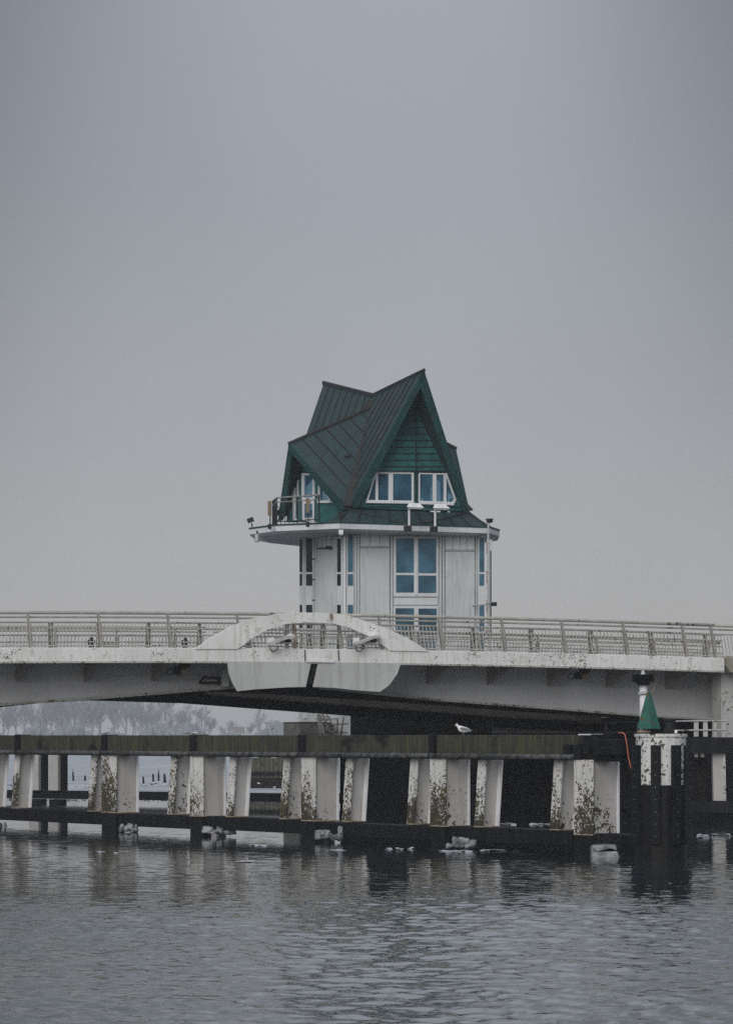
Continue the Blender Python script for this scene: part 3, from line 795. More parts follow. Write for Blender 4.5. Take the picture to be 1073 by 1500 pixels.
def frame(p0, n, outer, inner, th=.10, out=.05, panes=None, bars=(), sill=None, name='window'):
    """window frame as a ring between two outlines, with a clear pane set in it"""
    k = len(outer)
    mb = MB()
    oo = [onplane(u, v, p0, n) + n * out for u, v in outer]; ii = [onplane(u, v, p0, n) + n * out for u, v in inner]
    ob = [q - n * th for q in oo]; ib = [q - n * th for q in ii]
    mb.add(oo + ii + ob + ib, [f for i in range(k) for f in ((i, (i+1) % k, (i+1) % k + k, i + k), (2*k + i, 3*k + i, 3*k + (i+1) % k, 2*k + (i+1) % k),
                                                            (i, 2*k + i, 2*k + (i+1) % k, (i+1) % k), (k + i, k + (i+1) % k, 3*k + (i+1) % k, 3*k + i))])
    for q in bars:
        mb.prism([onplane(u, v, p0, n) + n * (out - .006) for u, v in q], -n * (th - .02))
    w_ = mb.build(name, M['trim_white'], TW)
    MB().prism([onplane(u, v, p0, n) + n * (out - .045) for u, v in inner], -n * .012).build('pane', M['glass_clear'], w_)
    if sill: face(n, p0, sill, out + .05, .1).build('sill', M['trim_white'], w_)
frame(pF, nF, [(548, 691.5), (605, 692), (605, 738), (535, 736.5)], [(550.5, 694), (602.2, 694.5), (602.2, 733.5), (538.5, 732.5)],
      bars=[[(549.3, 693), (553.0, 693), (553.0, 734), (549.3, 734)], [(568.3, 693), (574.8, 693), (574.8, 734), (568.3, 734)]], sill=[(535, 734.5), (605, 735), (605, 738), (534.5, 737)])
frame(pF, nF, [(612.5, 692.5), (653.5, 693.2), (667.2, 732.5), (663, 740.2), (612.5, 738.5)], [(614.2, 694.5), (652, 695.5), (664, 731), (661, 735.5), (614.2, 733.5)],
      bars=[[(633, 693.5), (638.2, 693.5), (638.2, 736), (633, 736)], [(649.0, 694), (653.0, 694), (653.0, 738), (649.0, 738)]], sill=[(612.5, 735.5), (663, 737.3), (663, 740.4), (612.5, 738.6)])
frame(pL, nL, [(442.8, 693), (461.2, 694), (461.2, 763), (442.8, 763)], [(446.2, 696), (458.8, 697), (458.8, 758.5), (446.2, 758.5)], bars=[[(446, 729), (459, 729), (459, 738), (446, 738)]], name='balcony_door')
frame(pL, nL, [(430, 694), (437.2, 694), (437.2, 763), (430, 763)], [(433, 697), (436.2, 697), (436.2, 760), (433, 760)])
frame(pL, nL, [(467, 701), (486.5, 736.5), (467, 737)], [(468.8, 707.5), (483.2, 733), (468.8, 733.5)], sill=[(467, 733.8), (485, 733.4), (486, 736.5), (467, 737)])
frame(pL, nL, [(429.5, 702), (429.5, 736), (419.5, 736)], [(428.5, 710), (428.5, 733.5), (421.5, 733.5)])
# interior floor and a dark core added to block sky light through the panes
core = V((O.x, O.y, 0))
MB().prism([V((p.x, p.y, 11.95)) for p in (V1, V2, V4, V3)], V((0, 0, .12))).build('cab_floor', M['interior'], TW)
ia = (V2 - V1).normalized(); ib = V((-ia.y, ia.x, 0))
MB().cbox(core + V((0, 0, 12.08)) + ia * .35, ia * 2.9, ib * 2.0, 2.6).build('core_blocker', M['interior'], TW)
# copper apron between eaves slab and gable foot
SI = ringz(SL, ZT + .07, .14)
A0, A1, A2, A3 = SI[0], SI[8], SI[7], SI[6]
V1a, V2a, V4a = (q - V((0, 0, .06)) for q in (V1, V2, V4))
pA = V((P(468, V0, 131.6).x, 131.6, ZT + .08))
for q in ([A0, A1, V2a, V1a], [A1, A2, V4a, V2a], [A2, A3, V4a], [A0, V1a, pA]):
    nn = (q[1] - q[0]).cross(q[2] - q[0]).normalized()
    if nn.z < 0: nn = -nn
    MB().prism(q, -nn * .03).build('apron', M['copper_roof'], TW)
sm = MB()
for k in range(1, 9):
    t = k / 9; sm.tube([lerp(A0, A1, t) + V((0, -.02, .03)), lerp(V1a, V2a, t) + V((0, -.03, .03))], .02, 4)
for a, b in ((A1, V2a), (A0, V1a), (lerp(A0, A1, .42), V1a), (lerp(A0, A1, .55), V2a)):
    sm.tube([a + V((0, -.02, .04)), b + V((0, -.03, .03))], .03, 4)
sm.build('apron_seams', M['seam'], TW)

# balcony railing on the prow
br_ = bpy.data.objects.new('balcony_railing', None); COL.objects.link(br_); br_.parent = TW
bpath = [P(467, V0, 129.0), P(405, V0, 130.6), P(399.5, V0, 132.3), P(407, V0, 136.0)]
for q in bpath: q.z = ZT + .08
br_.location = bpath[1] - TW.location
for h, r in ((1.12, .035), (.93, .025), (.10, .02)):
    pts = [q + V((0, 0, h)) for q in bpath]
    if h > .8: pts[0] = pts[0]
    MB().tube(pts, r, 6).build('rail', M['rail_post' if h > .8 else 'dark_metal'], br_)
for a, b, n in ((0, 1, 10), (1, 2, 2), (2, 3, 5)):
    for k in range(n):
        q = lerp(bpath[a], bpath[b], k / n)
        big = k == 0 or k == n // 2
        MB().tube([q, q + V((0, 0, 1.12 if big else .93))], .035 if big else .014, 6).build('post' if big else 'baluster', M['dark_metal'], br_)

# ------------------------------------------------------------------ things fixed to the tower
def at_slab(u, y, z): 
    q = P(u, V0, y); q.z = z; return q
def antenna(u, y, label):
    q = at_slab(u, y, ZT + .12)
    t = thing('panel_antenna', q, label, 'antenna', 'tan antenna panels on the balcony edge')
    MB().cbox(q + V((0, 0, .30)), V((.15, 0, 0)), V((0, .09, 0)), .62).build('panel', M['antenna_tan'], t, bevel=.015)
    MB().tube([q + V((.02, .09, -.3)), q + V((.02, .09, .75))], .025, 6).build('pole', M['dark_metal'], t)
    MB().cbox(q + V((0, .06, -.26)), V((.16, 0, 0)), V((0, .14, 0)), .2).build('bracket', M['dark_metal'], t)
antenna(450.5, 128.75, 'upright tan antenna panel in front of the balcony door')
antenna(394.8, 130.2, 'upright tan antenna panel at the outer corner of the balcony railing')
q = at_slab(369, 132.4, ZT + .09)
t = thing('floodlight', q, 'small dark floodlight on the far left tip of the white eaves', 'light')
MB().tube([q, q + V((0, 0, .16))], .03, 6).build('stem', M['dark_metal'], t)
MB().box(q + V((-.16, -.1, .15)), V((.26, 0, .10)), V((0, .2, 0)), V((-.07, 0, .18))).build('head', M['dark_metal'], t, bevel=.02)
q = at_slab(376.5, 131.9, ZS - .28)
t = thing('siren_can', q, 'small grey can hanging below the left tip of the eaves', 'siren')
MB().lathe(q, [(.09, 0), (.11, .04), (.11, .30), (.07, .34)], 12).build('can', M['pipe_grey'], t)
MB().lathe(q + V((0, 0, .33)), [(.03, 0), (.03, .16)], 8).build('hanger', M['dark_metal'], t)
q = at_slab(499, 127.9, ZT + .08)
t = thing('round_lamp', q, 'small round dark lamp on the front corner of the eaves', 'light')
MB().tube([q + V((0, -.05, .2)), q + V((0, .16, .22))], .14, 12).build('housing', M['copper_dark'], t)
MB().tube([q + V((0, -.08, .2)), q + V((0, -.05, .2))], .09, 12).build('lens', M['dark_metal'], t)
MB().cbox(q + V((0, .05, 0)), V((.10, 0, 0)), V((0, .1, 0)), .1).build('foot', M['dark_metal'], t)
q = at_slab(499.2, 128.4, ZS - .18)
t = thing('soffit_lamp', q, 'small white box lamp under the front corner of the eaves', 'light')
MB().cbox(q, V((.20, 0, 0)), V((0, .2, 0)), .19).build('case', M['trim_white'], t, bevel=.02)
MB().cbox(q + V((0, 0, -.03)), V((.13, 0, 0)), V((0, .13, 0)), .03).build('diffuser', M['fascia_white'], t)
def lampmast(u, y, label):
    q = at_slab(u, y, ZS + .02)
    t = thing('work_lamp', q, label, 'lamp', 'white hooded lamps on stub masts over the large window')
    MB().cbox(q + V((-.02, -.08, 0)), V((.34, .03, 0)), V((0, .16, 0)), .22).build('junction_box', M['dark_metal'], t, bevel=.02)
    MB().tube([q + V((.04, -.05, .25)), q + V((.04, -.05, 1.02))], .05, 8).build('mast', M['trim_white'], t)
    zz = 1.0
    MB().add([q + V(p) for p in ((-.06, -.33, zz), (.66, -.33, zz - .03), (.66, .2, zz - .03), (-.06, .2, zz), (.02, -.2, zz + .17), (.46, -.2, zz + .17), (.46, .1, zz + .17), (.02, .1, zz + .17))],
             [(0,1,2,3), (4,5,6,7), (0,1,5,4), (1,2,6,5), (2,3,7,6), (3,0,4,7)]).build('hood', M['trim_white'], t)
    MB().box(q + V((.0, -.28, zz - .05)), V((.58, 0, -.02)), V((0, .42, 0)), V((0, 0, .03))).build('diffuser', M['fascia_white'], t)
    for x in (.2, .32):
        MB().box(q + V((x, -.34, zz + .01)), V((.02, 0, 0)), V((0, .13, .17)), V((0, -.004, .004))).build('rib', M['pipe_grey'], t)
lampmast(597.5, 129.45, 'left one of two white hooded lamps standing over the large window')
lampmast(635.5, 129.9, 'right one of two white hooded lamps standing over the large window')
# pipes: drain on the left face, gauge and pipes on the right corner
t = thing('drain_pipe', onplane(462.5, 1040, C0, NL) + NL * .12, 'grey drain pipe down the shaded left face of the tower', 'pipe')
MB().tube([onplane(462.5, v, C0, NL) + NL * .12 for v in (784, 1045)], .055, 8).build('pipe', M['pipe_grey'], t)
for v in (820, 850, 880):
    MB().lathe(onplane(462.5, v, C0, NL) + NL * .12, [(.075, 0), (.075, .05)], 8).build('collar', M['dark_metal'], t)
cpt = at_slab(714.6, 131.0, 4.2)
t = thing('corner_pipe', cpt, 'white standpipe with dark cable on the right corner of the tower', 'pipe')
MB().tube([at_slab(714.6, 131.0, z) for z in (4.2, 12.15)], .05, 8).build('pipe', M['pipe_grey'], t)
MB().tube([at_slab(718.2, 131.1, z) for z in (4.2, 10.9)], .03, 6).build('cable', M['dark_metal'], t)
MB().lathe(at_slab(716.5, 131.0, 12.08), [(.05, 0), (.14, .03), (.14, .14), (.17, .15), (.17, .18)], 10).build('cap', M['dark_metal'], t)
MB().cbox(at_slab(718.2, 131.0, 10.95), V((.13, 0, 0)), V((0, .13, 0)), .42).build('box', M['pipe_grey'], t)
for z in (10.0, 8.65, 7.5):
    MB().lathe(at_slab(715.2, 131.0, z), [(.11, 0), (.11, .06)], 8).build('collar', M['pipe_grey'], t)
MB().box(at_slab(712.2, 131.3, 4.2), V((.05, 0, 0)), V((0, .05, 0)), V((0, 0, 7.2))).build('gauge_board', M['fascia_white'], t)
for k in range(5):
    MB().box(at_slab(712.0, 131.27, 5.8 + k * 1.25), V((.055, 0, 0)), V((0, .02, 0)), V((0, 0, .5))).build('gauge_mark', M['red_mark'], t)
q = onplane(691, 887, C0, NF) + NF * .05
t = thing('camera_arm', q, 'dark camera on a thin white arm at the right corner of the tower', 'camera')
MB().tube([q, at_slab(722, 130.7, q.z - .02)], .028, 6).build('arm', M['pipe_grey'], t)
MB().tube([at_slab(719, 130.65, q.z - .02), at_slab(727, 130.6, q.z - .02)], .085, 10).build('camera_body', M['dark_metal'], t)
MB().cbox(q + V((0, .03, -.08)), V((.06, 0, 0)), V((0, .06, 0)), .16).build('mount', M['pipe_grey'], t)
q = onplane(485, 802, C0, NL) + NL * .25
t = thing('wall_camera', q, 'tiny dark camera on the left face beside the front corner', 'camera')
MB().tube([q, q + V((.22, -.1, -.03))], .07, 8).build('camera_body', M['dark_metal'], t)
MB().tube([q, q - NL * .24], .025, 6).build('mount', M['pipe_grey'], t)

# ------------------------------------------------------------------ plinth, stairs, island under the tower
pl = thing('tower_plinth', P(470, V0, 128), 'stained concrete plinth with a mossy edge under the tower', 'plinth')
a = P(415, V0, 127.0); b = P(439, V0, 124.2); c = P(474, V0, 124.9)
for q in (a, b, c): q.z = -1
MB().prism([a, b, c, c + V((.3, 9, 0)), a + V((.1, 8, 0))], V((0, 0, 4.50))).build('block', M['concrete'], pl)
MB().prism([V((q.x, q.y, 3.5)) for q in (a, b, c, c + V((.3, 9, 0)), a + V((.1, 8, 0)))], V((0, 0, .07))).build('mossy_top', M['mossy_timber'], pl)
st = thing('steel_stairs', P(485, V0, 124), 'steel staircase with pale stringers and handrails beneath the tower', 'stairs')
for dy in (0, .9):
    p1 = P(463, 1046, 123.4 + dy); p2 = P(474, 1078, 123.4 + dy)
    MB().prism([p1, p1 + V((.18, 0, 0)), p2 + V((.12, 0, -.2)), p2 + V((-.12, 0, -.2))], V((0, .05, 0))).build('stringer', M['concrete_light'], st)
for k in range(7):
    z = 3.0 + .15 * k
    p = lerp(P(474, 1078, 123.45), P(464, 1046, 123.45), k / 7)
    MB().box(p, V((.5, 0, 0)), V((0, .86, 0)), V((0, 0, .03))).build('tread', M['dark_metal'], st)
for poly in (((471, 1046), (484, 1073), (509, 1073)), ((478, 1046), (486, 1061), (510, 1060)), ((466, 1046), (478, 1078)), ((473, 1046), (478.5, 1060), (478.5, 1078)), ((494, 1052), (494, 1078)), ((503, 1050), (499, 1078)), ((489, 1062), (489, 1078))):
    MB().tube([P(u, v, 123.2) for u, v in poly], .032, 6).build('handrail', M['rail_steel'], st)

# ------------------------------------------------------------------ dark quay wall behind the fender
wl0, wl1 = P(497, V0, 128.5), P(1190, V0, 112.0)
wd = V((wl1.x - wl0.x, wl1.y - wl0.y, 0)); WLEN = wd.length; wd.normalize(); wn = V((wd.y, -wd.x, 0))
def wpt(s, out, z): 
    return V((wl0.x, wl0.y, 0)) + wd * s + wn * out + V((0, 0, z))
def wsu(u): 
    return (onplane(u, V0, V((wl0.x, wl0.y, 0)), wn) - V((wl0.x, wl0.y, 0))).dot(wd)
qw = thing('quay_wall', wpt(WLEN / 2, 0, 0), 'tarred black timber quay wall under the bridge behind the white piles', 'wall')
n = 34
for k in range(n):
    s0, s1 = WLEN * k / n, WLEN * (k + 1) / n
    MB().box(wpt(s0 + .012, random.uniform(-.03, .03), -1), wd * (s1 - s0 - .024), -wn * .2, V((0, 0, 3.55 + random.uniform(-.02, .02)))).build('plank', M['plank_brown'], qw)
MB().box(wpt(0, .02, -1), wd * WLEN, -wn * 4.2, V((0, 0, .9))).build('footing', M['under_dark'], qw)
for z, h in ((.20, .42), (2.42, .45)):
    MB().box(wpt(0, .38, z), wd * WLEN, -wn * .34, V((0, 0, h))).build('waler', M['black_timber'], qw)
for u in (536, 610, 702, 770, 860, 948, 1000, 1050):
    s = wsu(u); MB().box(wpt(s, .45, -1), wd * .35, -wn * .44, V((0, 0, 4.0))).build('post', M['black_timber'], qw)
MB().box(wpt(0, -.25, 2.56), wd * WLEN, -wn * 4, V((0, 0, .4))).build('deck', M['under_dark'], qw)
# railing along the quay wall
qr = thing('quay_railing', wpt(6, -.2, 2.96), 'thin dull two bar railing along the dark quay under the bridge', 'railing')
for z in (3.14, 3.52):
    MB().tube([wpt(wsu(690), -.3, z), wpt(wsu(930), -.3, z)], .03, 6).build('rail', M['rail_post'], qr)
for u in (696, 737, 783, 829, 880, 926):
    MB().tube([wpt(wsu(u), -.3, 2.9), wpt(wsu(u), -.3, 3.54)], .045 if u != 737 else .1, 6).build('post', M['rail_post'], qr)
# block that carries the bridge machinery, shade behind the quay painted near-black
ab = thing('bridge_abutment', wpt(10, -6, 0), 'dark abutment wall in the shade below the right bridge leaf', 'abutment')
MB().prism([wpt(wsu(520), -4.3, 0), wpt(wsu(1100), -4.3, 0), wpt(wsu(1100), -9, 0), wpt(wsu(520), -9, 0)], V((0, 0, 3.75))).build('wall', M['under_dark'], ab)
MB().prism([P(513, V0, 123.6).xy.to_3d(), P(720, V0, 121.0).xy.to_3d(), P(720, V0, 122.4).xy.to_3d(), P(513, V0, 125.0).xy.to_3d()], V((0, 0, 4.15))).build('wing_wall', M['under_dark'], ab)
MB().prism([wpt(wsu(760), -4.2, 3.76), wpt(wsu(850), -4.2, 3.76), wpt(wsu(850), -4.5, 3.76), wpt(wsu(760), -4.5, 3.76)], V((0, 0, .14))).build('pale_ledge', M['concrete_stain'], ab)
# white ladder-like railing at the right and its pale pile
wr = thing('white_railing', P(1035, V0, 108), 'short white railing with four flat posts beside the green mark', 'railing')
for u, wd_ in ((1018.5, .16), (1032, .16), (1047, .11), (1060, .08)):
    MB().box(P(u - 3, 1079, 108), V((wd_, 0, 0)), V((0, .04, 0)), V((0, 0, .55))).build('post', M['concrete_light'], wr)
for v, u0 in ((1056.5, 988), (1070, 990)):
    MB().tube([P(u0, v, 107.96), P(1064, v - 1, 107.96)], .026, 6).build('rail', M['concrete_light'], wr)
rf = thing('guide_beam', P(1040, V0, 108), 'black timber guide beam with one white pile at the right photo edge', 'beam')
MB().box(P(1004, 1103, 108), V((4.2, -.3, 0)), V((0, .5, 0)), V((0, 0, .55))).build('top_beam', M['black_timber'], rf)
MB().box(P(1004, 1190, 108), V((4.2, -.3, 0)), V((0, .5, 0)), V((0, 0, .38))).build('lower_beam', M['black_timber'], rf)
pz = P(1043, 1173, 108.3)
MB().box(P(1044.5, 1173, 108.3), V((.36, -.1, 0)), V((0, .45, 0)), V((-.04, 0, 1.72))).build('pile', M['pile_far'], rf)
MB().box(P(1059.5, 1173, 108.2), V((.07, -.1, 0)), V((0, .45, 0)), V((-.04, 0, 1.72))).build('pile_flange', M['pile_flange'], rf)
for u in (1019, 1028):
    MB().box(P(u - 2.5, 1109, 108.2), V((.12, 0, 0)), V((0, .06, 0)), V((0, 0, .25))).build('strut', M['pile_far'], rf)
MB().box(P(1008, 1175, 109.2), V((.62, 0, 0)), V((0, .1, 0)), V((0, 0, 1.6))).build('board_panel', M['plank_brown'], rf)

# ------------------------------------------------------------------ near fender
def fY(u): return F * 2.43 / (106 + .041 * u)
FA, FB = P(0, V0, fY(0)), P(910, V0, fY(910))
FA.z = FB.z = 0
FE = (FB - FA).normalized(); FN = V((FE.y, -FE.x, 0))           # along the fender, and out to the channel (towards the camera)
def fsu(u, out=0.0): return (onplane(u, V0, FA + FN * out, FN) - FA).dot(FE)
def fpt(s, out, z): return FA + FE * s + FN * out + V((0, 0, z))
FD = thing('timber_fender', fpt(fsu(500), 0, 0), 'long fender of white steel piles under a mossy beam across the water', 'fender')
ZM = .61                                                         # top of the lower waler
joints = [-240, -90, 25, 152, 282, 441, 632, 846]
for a, b in zip(joints[:-1], joints[1:]):
    s0, s1 = fsu(a, .25) + .16, fsu(b, .25) - .16
    MB().box(fpt(s0, .25, 2.52), FE * (s1 - s0), -FN * .45, V((0, 0, .50))).build('top_beam', M['moss_beam'], FD, bevel=.02)
    MB().tube([fpt(s0 - .1, .34, 2.47), fpt(s1 + .1, .34, 2.47)], .075, 8).build('pipe', M['pipe_black'], FD, smooth=True)
    MB().box(fpt(s0 - .17, .15, 2.38), FE * (s1 - s0 + .34), -FN * .4, V((0, 0, .14))).build('bearing_board', M['black_timber'], FD)
for u in joints[:-1]:
    s = fsu(u, .3)
    MB().box(fpt(s - .155, .31, 2.40), FE * .31, -FN * .5, V((0, 0, .61))).build('strap', M['black_timber'], FD)
    MB().box(fpt(s - .2, .27, 3.005), FE * .4, -FN * .4, V((0, 0, .035))).build('cap_plate', M['dark_metal'], FD)
wj = [-240, -90, 168, 288, 455, 652, 838, 909]
for i, (a, b) in enumerate(zip(wj[:-1], wj[1:])):
    s0, s1 = fsu(a, .15) + .04, fsu(b, .15) - .04
    MB().box(fpt(s0, .15, ZM - .42 + random.uniform(-.03, .02)), FE * (s1 - s0), -FN * .62, V((0, 0, .40))).build('waler', M['black_timber'], FD, bevel=.03)

def hpile(s, out, bw, dp, z0, z1, rake_, m_f='pile_flange', m_w='pile_web_shaded', lean=0.0, name='pile', wet=True):
    """wide-flange pile: front flange to the channel, web behind it, rear flange; raked outwards towards its foot"""
    def pt(ds, do, z):
        return fpt(s + ds, out + do + rake_ * (z1 - z) / (z1 - z0), z)
    tf, tw = .045, .03
    fl = MB(); wb = MB(); rr = MB()
    def seg(mb, a0, a1, o0, o1):
        mb.loft([[pt(a0, o0, z), pt(a1, o0, z), pt(a1, o1, z), pt(a0, o1, z)] for z in (z0, z1)])
    seg(fl, 0, bw, 0, -tf); seg(rr, 0, bw, -dp + tf, -dp); seg(wb, bw * .5 - tw, bw * .5 + tw, -tf - .002, -dp + tf + .002)
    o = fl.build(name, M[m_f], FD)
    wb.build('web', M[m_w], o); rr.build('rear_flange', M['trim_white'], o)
    ru = MB(); seg2 = [(0, bw, .006, -.03)]
    ru.loft([[pt(-.006, .006, z), pt(bw + .006, .006, z), pt(bw + .006, -dp - .006, z), pt(-.006, -dp - .006, z)] for z in (z0 - .012, z0 + .014)])
    ru.build('rust_line', M['rust'], o)
    return o
# single raked piles, and the raked pile at the left of every pair
for u in (-150, -15, 22, 336.5, 506.5, 700):
    hpile(fsu(u, .05), .05, .34, .58, ZM, 2.44, .14)
for u in (-100, 134, 250.5, 415.5, 601, 811):
    hpile(fsu(u, .05), .05, .34, .62, ZM, 2.44, .14, m_w='pile_bay_shaded' if u in (415.5, 811, 250.5) else 'pile_web_shaded')
# main piles: a paired flange that runs down into the water, white above the waler and black below
for u, w_, lastone in ((-70, .92, 0), (148.5, .92, 0), (278, .74, 0), (440.5, .72, 0), (629, .70, 0), (839.5, .76, 1)):
    s = fsu(u, .28); o_ = .28
    zb = ZM - .02 if not lastone else .52
    dp = .82 if not lastone else .86
    mp_ = MB()
    mp_.box(fpt(s, o_, zb), FE * (w_ * .49), -FN * .05, V((0, 0, 2.40 - zb))); mp_.box(fpt(s + w_ * .51, o_, zb), FE * (w_ * .49), -FN * .05, V((0, 0, 2.40 - zb)))
    mp = mp_.build('main_pile', M['pile_flange'], FD, bevel=.012)
    MB().box(fpt(s + w_ * .42, o_ - .055, zb), FE * (w_ * .5), -FN * (dp - .1), V((0, 0, 2.40 - zb))).build('web', M['pile_bay_shaded' if lastone else 'pile_web_shaded'], mp)
    MB().box(fpt(s + w_ * .2, o_ - dp + .04, zb), FE * (w_ * .8), -FN * .05, V((0, 0, 2.40 - zb))).build('rear_flange', M['trim_white'], mp)
    MB().box(fpt(s - .006, o_ + .006, zb - .012), FE * (w_ + .012), -FN * (dp + .03), V((0, 0, .028))).build('rust_line', M['rust'], mp)
    wetp = MB()
    wetp.box(fpt(s + .01, o_ - .01, -1.5), FE * (w_ * .47), -FN * .3, V((0, 0, zb + 1.48))); wetp.box(fpt(s + w_ * .51, o_ - .01, -1.5), FE * (w_ * .47), -FN * .3, V((0, 0, zb + 1.48)))
    wetp.build('wet_foot', M['pile_wet'], mp)
# end hardware at the right end of the beam
e0 = fsu(846, .3)
MB().box(fpt(e0 + .16, .30, 2.62), FE * (fsu(866, .3) - e0 - .1), -FN * .5, V((0, 0, .42))).build('end_block', M['black_timber'], FD, bevel=.02)
MB().box(fpt(fsu(868, .35), .35, 2.52), FE * (fsu(910, .35) - fsu(868, .35)), -FN * .5, V((0, 0, .40))).build('end_beam', M['black_timber'], FD, bevel=.03)
MB().box(fpt(fsu(850, .2), .2, 2.36), FE * (fsu(910, .2) - fsu(850, .2)), -FN * .5, V((0, 0, .16))).build('bearing_board', M['black_timber'], FD)
MB().box(fpt(fsu(846, .31), .31, 3.02), FE * (fsu(864, .31) - fsu(846, .31)), -FN * .4, V((0, 0, .03))).build('cap_plate', M['trim_white'], FD)
MB().tube([fpt(fsu(700, .36), .36, 2.47), fpt(fsu(811, .36), .36, 2.47)], .07, 8).build('pipe', M['pipe_black'], FD, smooth=True)
for u in (824, 838):
    MB().box(fpt(fsu(u, .33), .33, 2.42), FE * .3, -FN * .1, V((0, 0, .36))).build('cleat', M['black_timber'], FD)
MB().box(fpt(fsu(866, .27), .27, .10), FE * (fsu(909, .27) - fsu(866, .27)), -FN * .4, V((0, 0, .44))).build('end_waler', M['black_timber'], FD)
# orange rope hanging from the beam end
rp = MB().tube([P(905, 1073.5, 76.0), P(911, 1073.3, 75.9), P(914.5, 1076, 75.8), P(917, 1088, 75.8), P(919.5, 1108, 75.8), P(922, 1120, 75.8), P(925.5, 1131, 75.8)], .016, 6).build('rope', M['rope'], smooth=True)
tag(rp, 'thin orange rope dangling from the right end of the fender beam', 'rope')
lp = P(818, 1112, 79.8)
tag(MB().tube([lp + V((.1 * math.cos(a) * 1.1, 0, .17 * math.sin(a) - .02)) for a in [math.pi * .9 + i * math.pi * 1.3 / 9 for i in range(10)]], .014, 5).build('cable_loop', M['dark_metal']),
    'thin dark cable loop under the fender beam left of the end pile', 'cable')

# ------------------------------------------------------------------ rear fender row behind the left half
rA, rB = P(-60, V0, 141.0), P(500, V0, 129.5)
rd = V((rB.x - rA.x, rB.y - rA.y, 0)); RL = rd.length; rd.normalize(); rn = V((rd.y, -rd.x, 0))
def rpt(s, o_, z): return V((rA.x, rA.y, 0)) + rd * s + rn * o_ + V((0, 0, z))
def rsu(u): return (onplane(u, V0, V((rA.x, rA.y, 0)), rn) - V((rA.x, rA.y, 0))).dot(rd)
RF = thing('rear_fender', rpt(RL / 2, 0, 0), 'lower rear fender row with black walers seen between the left white piles', 'fender')
MB().box(rpt(0, .2, .18), rd * RL, -rn * .5, V((0, 0, .37))).build('waler', M['black_timber'], RF)
MB().box(rpt(0, .2, 2.35), rd * RL, -rn * .5, V((0, 0, .5))).build('top_beam', M['black_timber'], RF)
for u, bw in ((52, .55), (81, .52), (-30, .5), (160, .5), (312, .5), (470, .5)):
    s = rsu(u)
    MB().loft([[rpt(s, .45, z) + rn * .0, rpt(s + bw, .45, z), rpt(s + bw, .05, z), rpt(s, .05, z)] for z in (.56, 2.45)]).build('pile', M['pile_far'], RF)
    MB().box(rpt(s + bw + .02, .3, .56), rd * .18, -rn * .3, V((0, 0, 1.9))).build('dark_pile', M['black_timber'], RF)
    MB().box(rpt(s - .1, .3, -1), rd * .6, -rn * .5, V((0, 0, 1.16))).build('foot_block', M['pile_wet'], RF)

# ------------------------------------------------------------------ navigation mark on its pile
mk = P(967, V0, 73.5); mk.z = 0
NM = thing('navigation_mark', mk, 'green cone daymark on a black and white round dolphin pile', 'beacon')
Rm = .60
def oct_ring(r, z, n=20): return [mk + V((r * math.cos(2*math.pi*(j+.5)/n), r * math.sin(2*math.pi*(j+.5)/n), z)) for j in range(n)]
MB().loft([oct_ring(Rm, 1.83), oct_ring(Rm, 2.98)]).build('white_band', M['daymark_white'], NM)
MB().loft([oct_ring(Rm * 1.06, 2.98), oct_ring(Rm * 1.06, 3.05)]).build('top_plate', M['daymark_white'], NM)
MB().loft([oct_ring(Rm + .012, -1.5), oct_ring(Rm + .012, 1.83)]).build('black_pile', M['pile_wet'], NM)
for ang in (-158, -106, -61, -20, 20, 70, 115, 160):
    a = R(ang); d = V((math.cos(a), math.sin(a), 0)); tt = V((-d.y, d.x, 0))
    pb = MB().box(mk + d * (Rm - .02) - tt * .115 + V((0, 0, .42)), tt * .23, d * .12, V((0, 0, 2.36))).build('rubbing_timber', M['black_timber'], NM, bevel=.015)
    bl_ = MB()
    for k in range(8):
        bl_.tube([mk + d * (Rm + .10) + V((0, 0, .62 + k * .29)), mk + d * (Rm + .110) + V((0, 0, .62 + k * .29))], .011, 6)
    bl_.build('bolt_heads', M['rail_post'], pb)
def mt(u, v, dy=0.0): return P(u, v, 73.5 + dy)
MB().tube([mt(941.5, 1075, .1), mt(941.5, 1002, .1)], .092, 12).build('pole', M['trim_white'], NM, smooth=True)
MB().prism([mt(927, 988, -.1), mt(957, 987.5, -.1), mt(957, 998, -.1), mt(951, 998.3, -.1), mt(951, 1002.5, -.1), mt(934, 1003, -.1), mt(934, 998.6, -.1), mt(927, 998.8, -.1)], V((0, .42, 0))).build('lantern', M['black_paint'], NM)
MB().tube([mt(941, 988, .1), mt(941, 982, .1)], [.06, .03], 10).build('lantern_cap', M['pipe_grey'], NM)
MB().tube([mt(934, 1016, -.02), mt(947, 1014.5, -.02)], .035, 6).build('clamp', M['pipe_grey'], NM)
MB().tube([mt(957, 990, .05), mt(957.5, 1008, .05), mt(953, 1018, .05)], .014, 5).build('cable', M['rail_rust'], NM)
ac = mt(949.5, 1014, -.12); bl_, br_2 = mt(933, 1068, -.12), mt(966, 1067, -.12)
cc = (bl_ + br_2) / 2
MB().lathe(V((cc.x, cc.y, cc.z)), [(.285, 0), (.275, .03), (.05, .86), (.02, .88)], 4).build('cone', M['daymark_green'], NM)
MB().lathe(mt(980, 1074, .1), [(.13, 0), (.15, .04), (.12, .08), (.115, .27), (.16, .30), (.16, .345), (.1, .36)], 14).build('bollard', M['dark_metal'], NM, smooth=False)
MB().cbox(mt(942, 1073, .0), V((.30, 0, 0)), V((0, .3, 0)), .05).build('base_plate', M['rail_rust'], NM)
MB().cbox(mt(989, 1074, -.1), V((.06, 0, 0)), V((0, .06, 0)), .08).build('fitting', M['trim_white'], NM)

